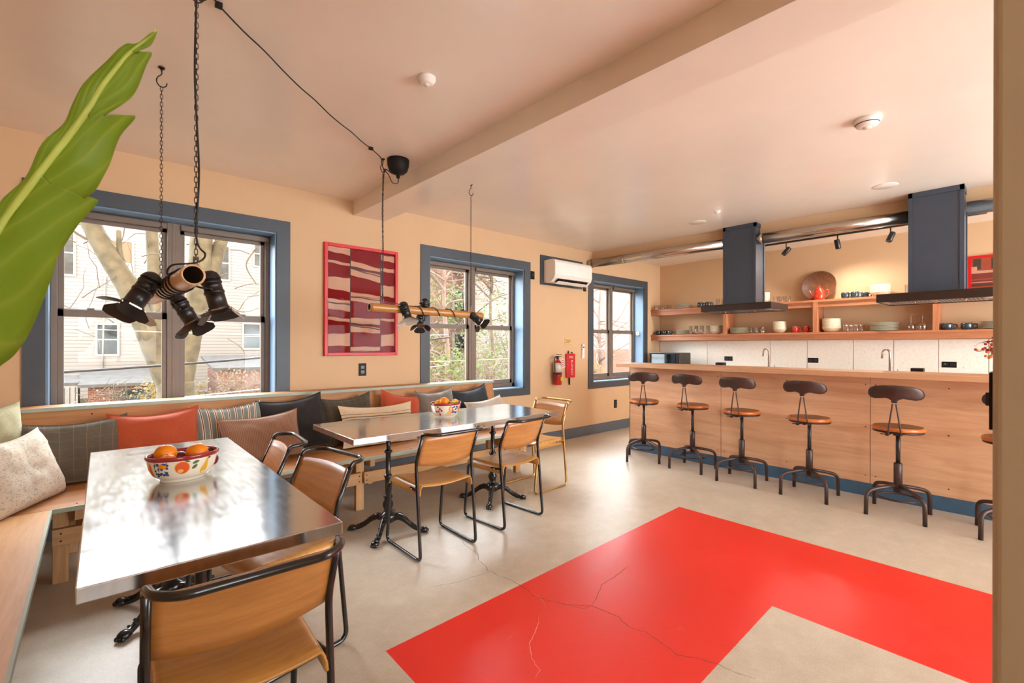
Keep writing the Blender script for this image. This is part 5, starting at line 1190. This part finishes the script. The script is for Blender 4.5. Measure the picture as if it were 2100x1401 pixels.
tr_ = MB().lathe([(0, 0), (.185, 0), (.198, .006), (.203, .028), (.197, .028), (.188, .012), (0, .010)], 48, cap=False).build('round_tray', M['tray'])
tr_.matrix_world = aim((7.20, 1.925, ZU+.203), (-1, 0, .25)); tag(tr_, 'round walnut tray leaning on the wall behind the red teapot', 'tray')
t = thing('teapot', 'red ceramic teapot in front of the round wooden tray', 'teapot', (7.06, 1.885, ZU), R(-90))
MB().lathe([(0, 0), (.052, 0), (.055, .005), (.06, .06), (.056, .11), (.046, .138), (.044, .142), (0, .142)], 28).build('pot_body', M['teap'], t)
MB().lathe([(.047, .139), (.047, .145), (.03, .162), (.012, .170), (.008, .176), (.013, .184), (.012, .192), (0, .196)], 24).build('lid', M['teap'], t)
MB().tube(spline([(-.05, 0, .04), (-.075, 0, .05), (-.092, 0, .09), (-.115, 0, .135)], 5), [.016-.0006*k for k in range(16)], 10).build('spout', M['teap'], t)
MB().tube(spline([(.05, 0, .115), (.085, 0, .135), (.102, 0, .11), (.09, 0, .07), (.06, 0, .035)], 5), .007, 8).build('handle', M['teap'], t)
mug(G-.03, 1.60, ZU, M['mug'], 'dark blue mug on the upper shelf right of the tray', .045, .078); mug(G-.03, 1.50, ZU, M['mug'], 'dark blue mug in the middle right of the tray on the upper shelf', .045, .08); mug(G+.07, 1.42, ZU, M['mug'], 'dark blue mug set back behind the others right of the tray', .042, .074)
stack(G, 1.25, ZU, 6, .105, .0165, 'bowl', M['stone'], 'left of the right hood, upper shelf', 'bowl stack left of the right hood')
tumblers([(7.05, .99)], ZU, .03, .12, 'single tall glass beside the right hood chimney', None)
# small picture on the upper shelf
t = thing('framed_picture', 'red framed abstract picture of stripes behind the right hood', 'picture', (7.25, .15, ZU+.02)); L = Matrix.Translation((-7.25, -.15, -ZU-.02))
MB().box((7.235, -.2, ZU+.375), (7.262, .50, ZU+.40), M=L).box((7.235, .475, ZU), (7.262, .50, ZU+.375), M=L).box((7.235, -.2, ZU), (7.262, -.175, ZU+.375), M=L).box((7.235, -.175, ZU), (7.262, .475, ZU+.02), M=L).build('frame', M['redf'], t)
BR = plain('brick_ink', 'A2492E', .5); BD = plain('moss_ink', '4A3A2C', .5); BP = plain('pink_ink', 'C99478', .5); BO = plain('maroon_ink', '7E342A', .5)
mb = MB().box((7.250, -.175, ZU+.02), (7.258, .475, ZU+.375), 3, M=L)
def pr_(y0, y1, z0, z1, mi, d=.0): mb.box((7.248-d, y0, ZU+z0), (7.250, y1, ZU+z1), mi, M=L)
pr_(-.175, .475, .24, .375, 0); pr_(.40, .46, .25, .365, 1, .001); pr_(.27, .32, .25, .365, 1, .001); pr_(.12, .17, .25, .365, 1, .001); pr_(-.02, .03, .25, .365, 1, .001)
pr_(-.175, .475, .205, .235, 2, .001); pr_(.43, .475, .235, .28, 2, .002); pr_(-.175, .475, .13, .145, 0, .001); pr_(-.175, .475, .10, .11, 2, .001); pr_(-.175, .475, .07, .082, 1, .001); pr_(-.175, .475, .03, .06, 0, .001)
mb.build('print', [BR, BD, BP, BO], t)
# berries in a vase at the right end of the bar
t = thing('berry_branches', 'vase of twisted twigs with orange and red berries on the bar by the column', 'branches', (4.86, .02, ZB))
MB().lathe([(0, 0), (.04, 0), (.055, .03), (.05, .10), (.028, .14), (.032, .16), (.026, .16), (.022, .14), (0, .13)], 24, cap=False).build('vase', M['stone'], t)
rs = random.Random(21); bo = plain('orange_berry', 'D8741A', .25, coat=.4); br = plain('red_berry', 'B8281A', .25, coat=.4); mbs = MB(); nb = 0
for k in range(13):
    a = R(rs.uniform(40, 140)); ln_ = rs.uniform(.20, .31); p = Vector((0, 0, .13)); d = Vector((math.cos(a)*.35, math.sin(a)*.5, 1.15)).normalized(); pts = [p]
    for q in range(6): d = (d+Vector((rs.uniform(-.3, .3), rs.uniform(0, .35), rs.uniform(-.42, .05)))).normalized(); p = p+d*ln_/6; pts.append(p)
    mbs.tube(spline(pts, 3), .0016, 5)
    for q in range(8):
        b0 = pts[rs.randint(2, 6)]; e = b0+Vector((rs.uniform(-.04, .04), rs.uniform(-.03, .04), rs.uniform(-.04, .03))); mbs.tube([b0, e], .0009, 4)
        if nb < 98: MB().lathe([(0, -.010), (.008, -.006), (.0105, 0), (.007, .007), (0, .010)], 10, M=aim(e, (e-b0)+Vector((0, 0, .001)))).build('berry', bo if rs.random() < .5 else br, t); nb += 1
mbs.build('twigs', M['brownd'], t)

# ------------------------------------------------------------------ foreground plant
def leafm():
    m, nt, b = new_mat('banana_leaf'); tc = N(nt, 'ShaderNodeTexCoord'); s = N(nt, 'ShaderNodeSeparateXYZ'); nt.links.new(tc.outputs['UV'], s.inputs[0])
    au = math_n(nt, 'ABSOLUTE', math_n(nt, 'SUBTRACT', s.outputs[0], .5)); ph = math_n(nt, 'SUBTRACT', math_n(nt, 'MULTIPLY', s.outputs[1], 46), math_n(nt, 'MULTIPLY', au, 18))
    rib = math_n(nt, 'ABSOLUTE', math_n(nt, 'SINE', ph)); n = noise_t(nt, tc.outputs['UV'], 3, 3)
    col = ramp(nt, rib, [(0, hexc('B4CC4C')), (.4, hexc('A2C038')), (1, hexc('9ABA30'))]); col = mix(nt, math_n(nt, 'MULTIPLY', n, .4), col, hexc('AACC50'))
    mid = math_n(nt, 'LESS_THAN', au, .028); col = mix(nt, mid, col, hexc('D4E480')); nt.links.new(col, b.inputs['Base Color']); b.inputs['Roughness'].default_value = .45
    t = N(nt, 'ShaderNodeBsdfTranslucent'); nt.links.new(mix(nt, 1.0, col, (1.0, 1.0, .8, 1), 'MULTIPLY'), t.inputs[0]); x = N(nt, 'ShaderNodeMixShader'); x.inputs[0].default_value = .5
    out = nt.nodes['Material Output']; nt.links.new(b.outputs[0], x.inputs[1]); nt.links.new(t.outputs[0], x.inputs[2]); nt.links.new(x.outputs[0], out.inputs[0]); bump(nt, b, rib, .3, .003); return m
LM = leafm()
t = thing('potted_plant', 'large bright green banana-type leaf rising at the left foreground', 'plant', (-.42, .62, 0)); BASE = Vector((-.42, .62, 0))
cam_R = Vector((math.sin(R(48.5)), -math.cos(R(48.5)), 0)); cam_F = Vector((math.cos(R(48.5)), math.sin(R(48.5)), 0))
def LP(r_, u_, d_): return Vector((0, 0, 1.3))+cam_R*r_+cam_F*d_+Vector((0, 0, u_))
# each lobe between two tears: (point on the midrib, point on the margin) in metres to the right / up / ahead of the eye point
LOBES = {
    'A': [((-0.5710, 0.5032, 0.740), (-0.5712, 0.5027, 0.740)), ((-0.5842, 0.4915, 0.740), (-0.5832, 0.4852, 0.745)), ((-0.6013, 0.4759, 0.740), (-0.5962, 0.4723, 0.745)), ((-0.6107, 0.4689, 0.740), (-0.6032, 0.4673, 0.746))],
    'B': [((-0.6123, 0.4674, 0.740), (-0.6031, 0.4671, 0.747)), ((-0.6200, 0.4588, 0.740), (-0.5903, 0.4781, 0.761)), ((-0.6309, 0.4463, 0.740), (-0.6019, 0.4554, 0.760)), ((-0.6450, 0.4276, 0.740), (-0.6226, 0.4161, 0.760)), ((-0.6605, 0.4058, 0.740), (-0.6452, 0.3900, 0.758)), ((-0.6777, 0.3793, 0.740), (-0.6805, 0.3558, 0.754))],
    'C': [((-0.6792, 0.3770, 0.740), (-0.6795, 0.3548, 0.754)), ((-0.6948, 0.3544, 0.740), (-0.6374, 0.3874, 0.781)), ((-0.7088, 0.3342, 0.740), (-0.6603, 0.3493, 0.775)), ((-0.7260, 0.3124, 0.740), (-0.6795, 0.2959, 0.779)), ((-0.7439, 0.2874, 0.740), (-0.7002, 0.2589, 0.781)), ((-0.7540, 0.2734, 0.740), (-0.7291, 0.2360, 0.773))],
    'D': [((-0.7548, 0.2719, 0.740), (-0.7286, 0.2353, 0.773)), ((-0.7618, 0.2625, 0.740), (-0.7051, 0.2466, 0.786)), ((-0.7789, 0.2391, 0.740), (-0.7347, 0.2045, 0.783)), ((-0.7945, 0.2189, 0.740), (-0.7687, 0.1501, 0.788)), ((-0.8062, 0.2033, 0.740), (-0.7823, 0.1211, 0.793)), ((-0.8179, 0.1877, 0.740), (-0.8274, 0.0536, 0.808)), ((-0.8344, 0.1538, 0.734), (-0.8705, -0.0120, 0.812)), ((-0.8559, 0.1100, 0.726), (-0.8815, -0.0403, 0.798)), ((-0.8869, 0.0443, 0.714), (-0.9019, -0.0739, 0.772)), ((-0.9163, -0.0229, 0.702), (-0.9303, -0.0938, 0.736))],
    'L': [((-0.5710, 0.5032, 0.740), (-0.5708, 0.5038, 0.740)), ((-0.5842, 0.4915, 0.740), (-0.5742, 0.4974, 0.737)), ((-0.6013, 0.4759, 0.740), (-0.5988, 0.4798, 0.739)), ((-0.6177, 0.4611, 0.740), (-0.6142, 0.4748, 0.736)), ((-0.6450, 0.4276, 0.740), (-0.6524, 0.4455, 0.733)), ((-0.6605, 0.4058, 0.740), (-0.6773, 0.4173, 0.733)), ((-0.6777, 0.3770, 0.740), (-0.6927, 0.3819, 0.734)), ((-0.7088, 0.3342, 0.740), (-0.7168, 0.3507, 0.734)), ((-0.7377, 0.2968, 0.740), (-0.7396, 0.3181, 0.733)), ((-0.7712, 0.2524, 0.740), (-0.7776, 0.2661, 0.735)), ((-0.8179, 0.1877, 0.740), (-0.8225, 0.2077, 0.734)), ((-0.8559, 0.1100, 0.726), (-0.8677, 0.1351, 0.717)), ((-0.9163, -0.0229, 0.702), (-0.9359, 0.0065, 0.689))],
}
def blade(name, pairs):
    mid = [LP(*a) for a, b in pairs]; edge = [LP(*b) for a, b in pairs]; q = 5
    a_ = spline(mid, q); b_ = spline(edge, q); cols = 8; vs = []; uv = []; fs = []
    for j, (m_, e_) in enumerate(zip(a_, b_)):
        w_ = (e_-m_).length; s_ = (m_-LP(-.97, -.02, .78)).length
        for c_ in range(cols+1):
            k = c_/cols; p = m_.lerp(e_, k)+cam_F*(-.16*w_*math.sin(PI*k)*.9+.004*math.sin(s_*60)*k); vs.append(p-BASE)
            uv.append((.5+(.5*k if name != 'L' else -.5*k), s_*1.1))
    for j in range(len(a_)-1):
        for c_ in range(cols): i = j*(cols+1)+c_; fs.append((i, i+1, i+cols+2, i+cols+1))
    return vs, fs, uv
mb = MB(); mb.uv = []
for nm, pr2 in LOBES.items():
    v_, f_, u_ = blade(nm, pr2); mb.add(v_, f_, 0, True); mb.uv += u_
o = mb.build('leaf_blade', LM, t); so = o.modifiers.new('thick', 'SOLIDIFY'); so.thickness = .0006
spine = spline([LP(*a) for a, b in (LOBES['L'])][::-1], 5); nS = len(spine)
MB().tube([p-BASE+cam_F*.001 for p in spine], [.0065*(1-.85*i/nS)+.0008 for i in range(nS)], 10).build('midrib', plain('leaf_midrib', 'C8DC6C', .5), t)
MB().tube(spline([(0, 0, .28), (-.01, .10, .60), (.06, .30, .95), spine[0]-BASE-(spine[1]-spine[0])*1.2, spine[0]-BASE], 8), [.018-.0003*k for k in range(33)], 12).build('stalk', plain('leaf_stalk', '7E9A34', .5), t)
MB().lathe([(0, 0), (.11, 0), (.115, .01), (.145, .27), (.16, .275), (.16, .30), (.148, .30), (.14, .26), (0, .26)], 32, cap=False).build('pot', M['terra'], t)
MB().lathe([(0, .262), (.139, .262)], 24, cap=False).build('soil', M['soil'], t)
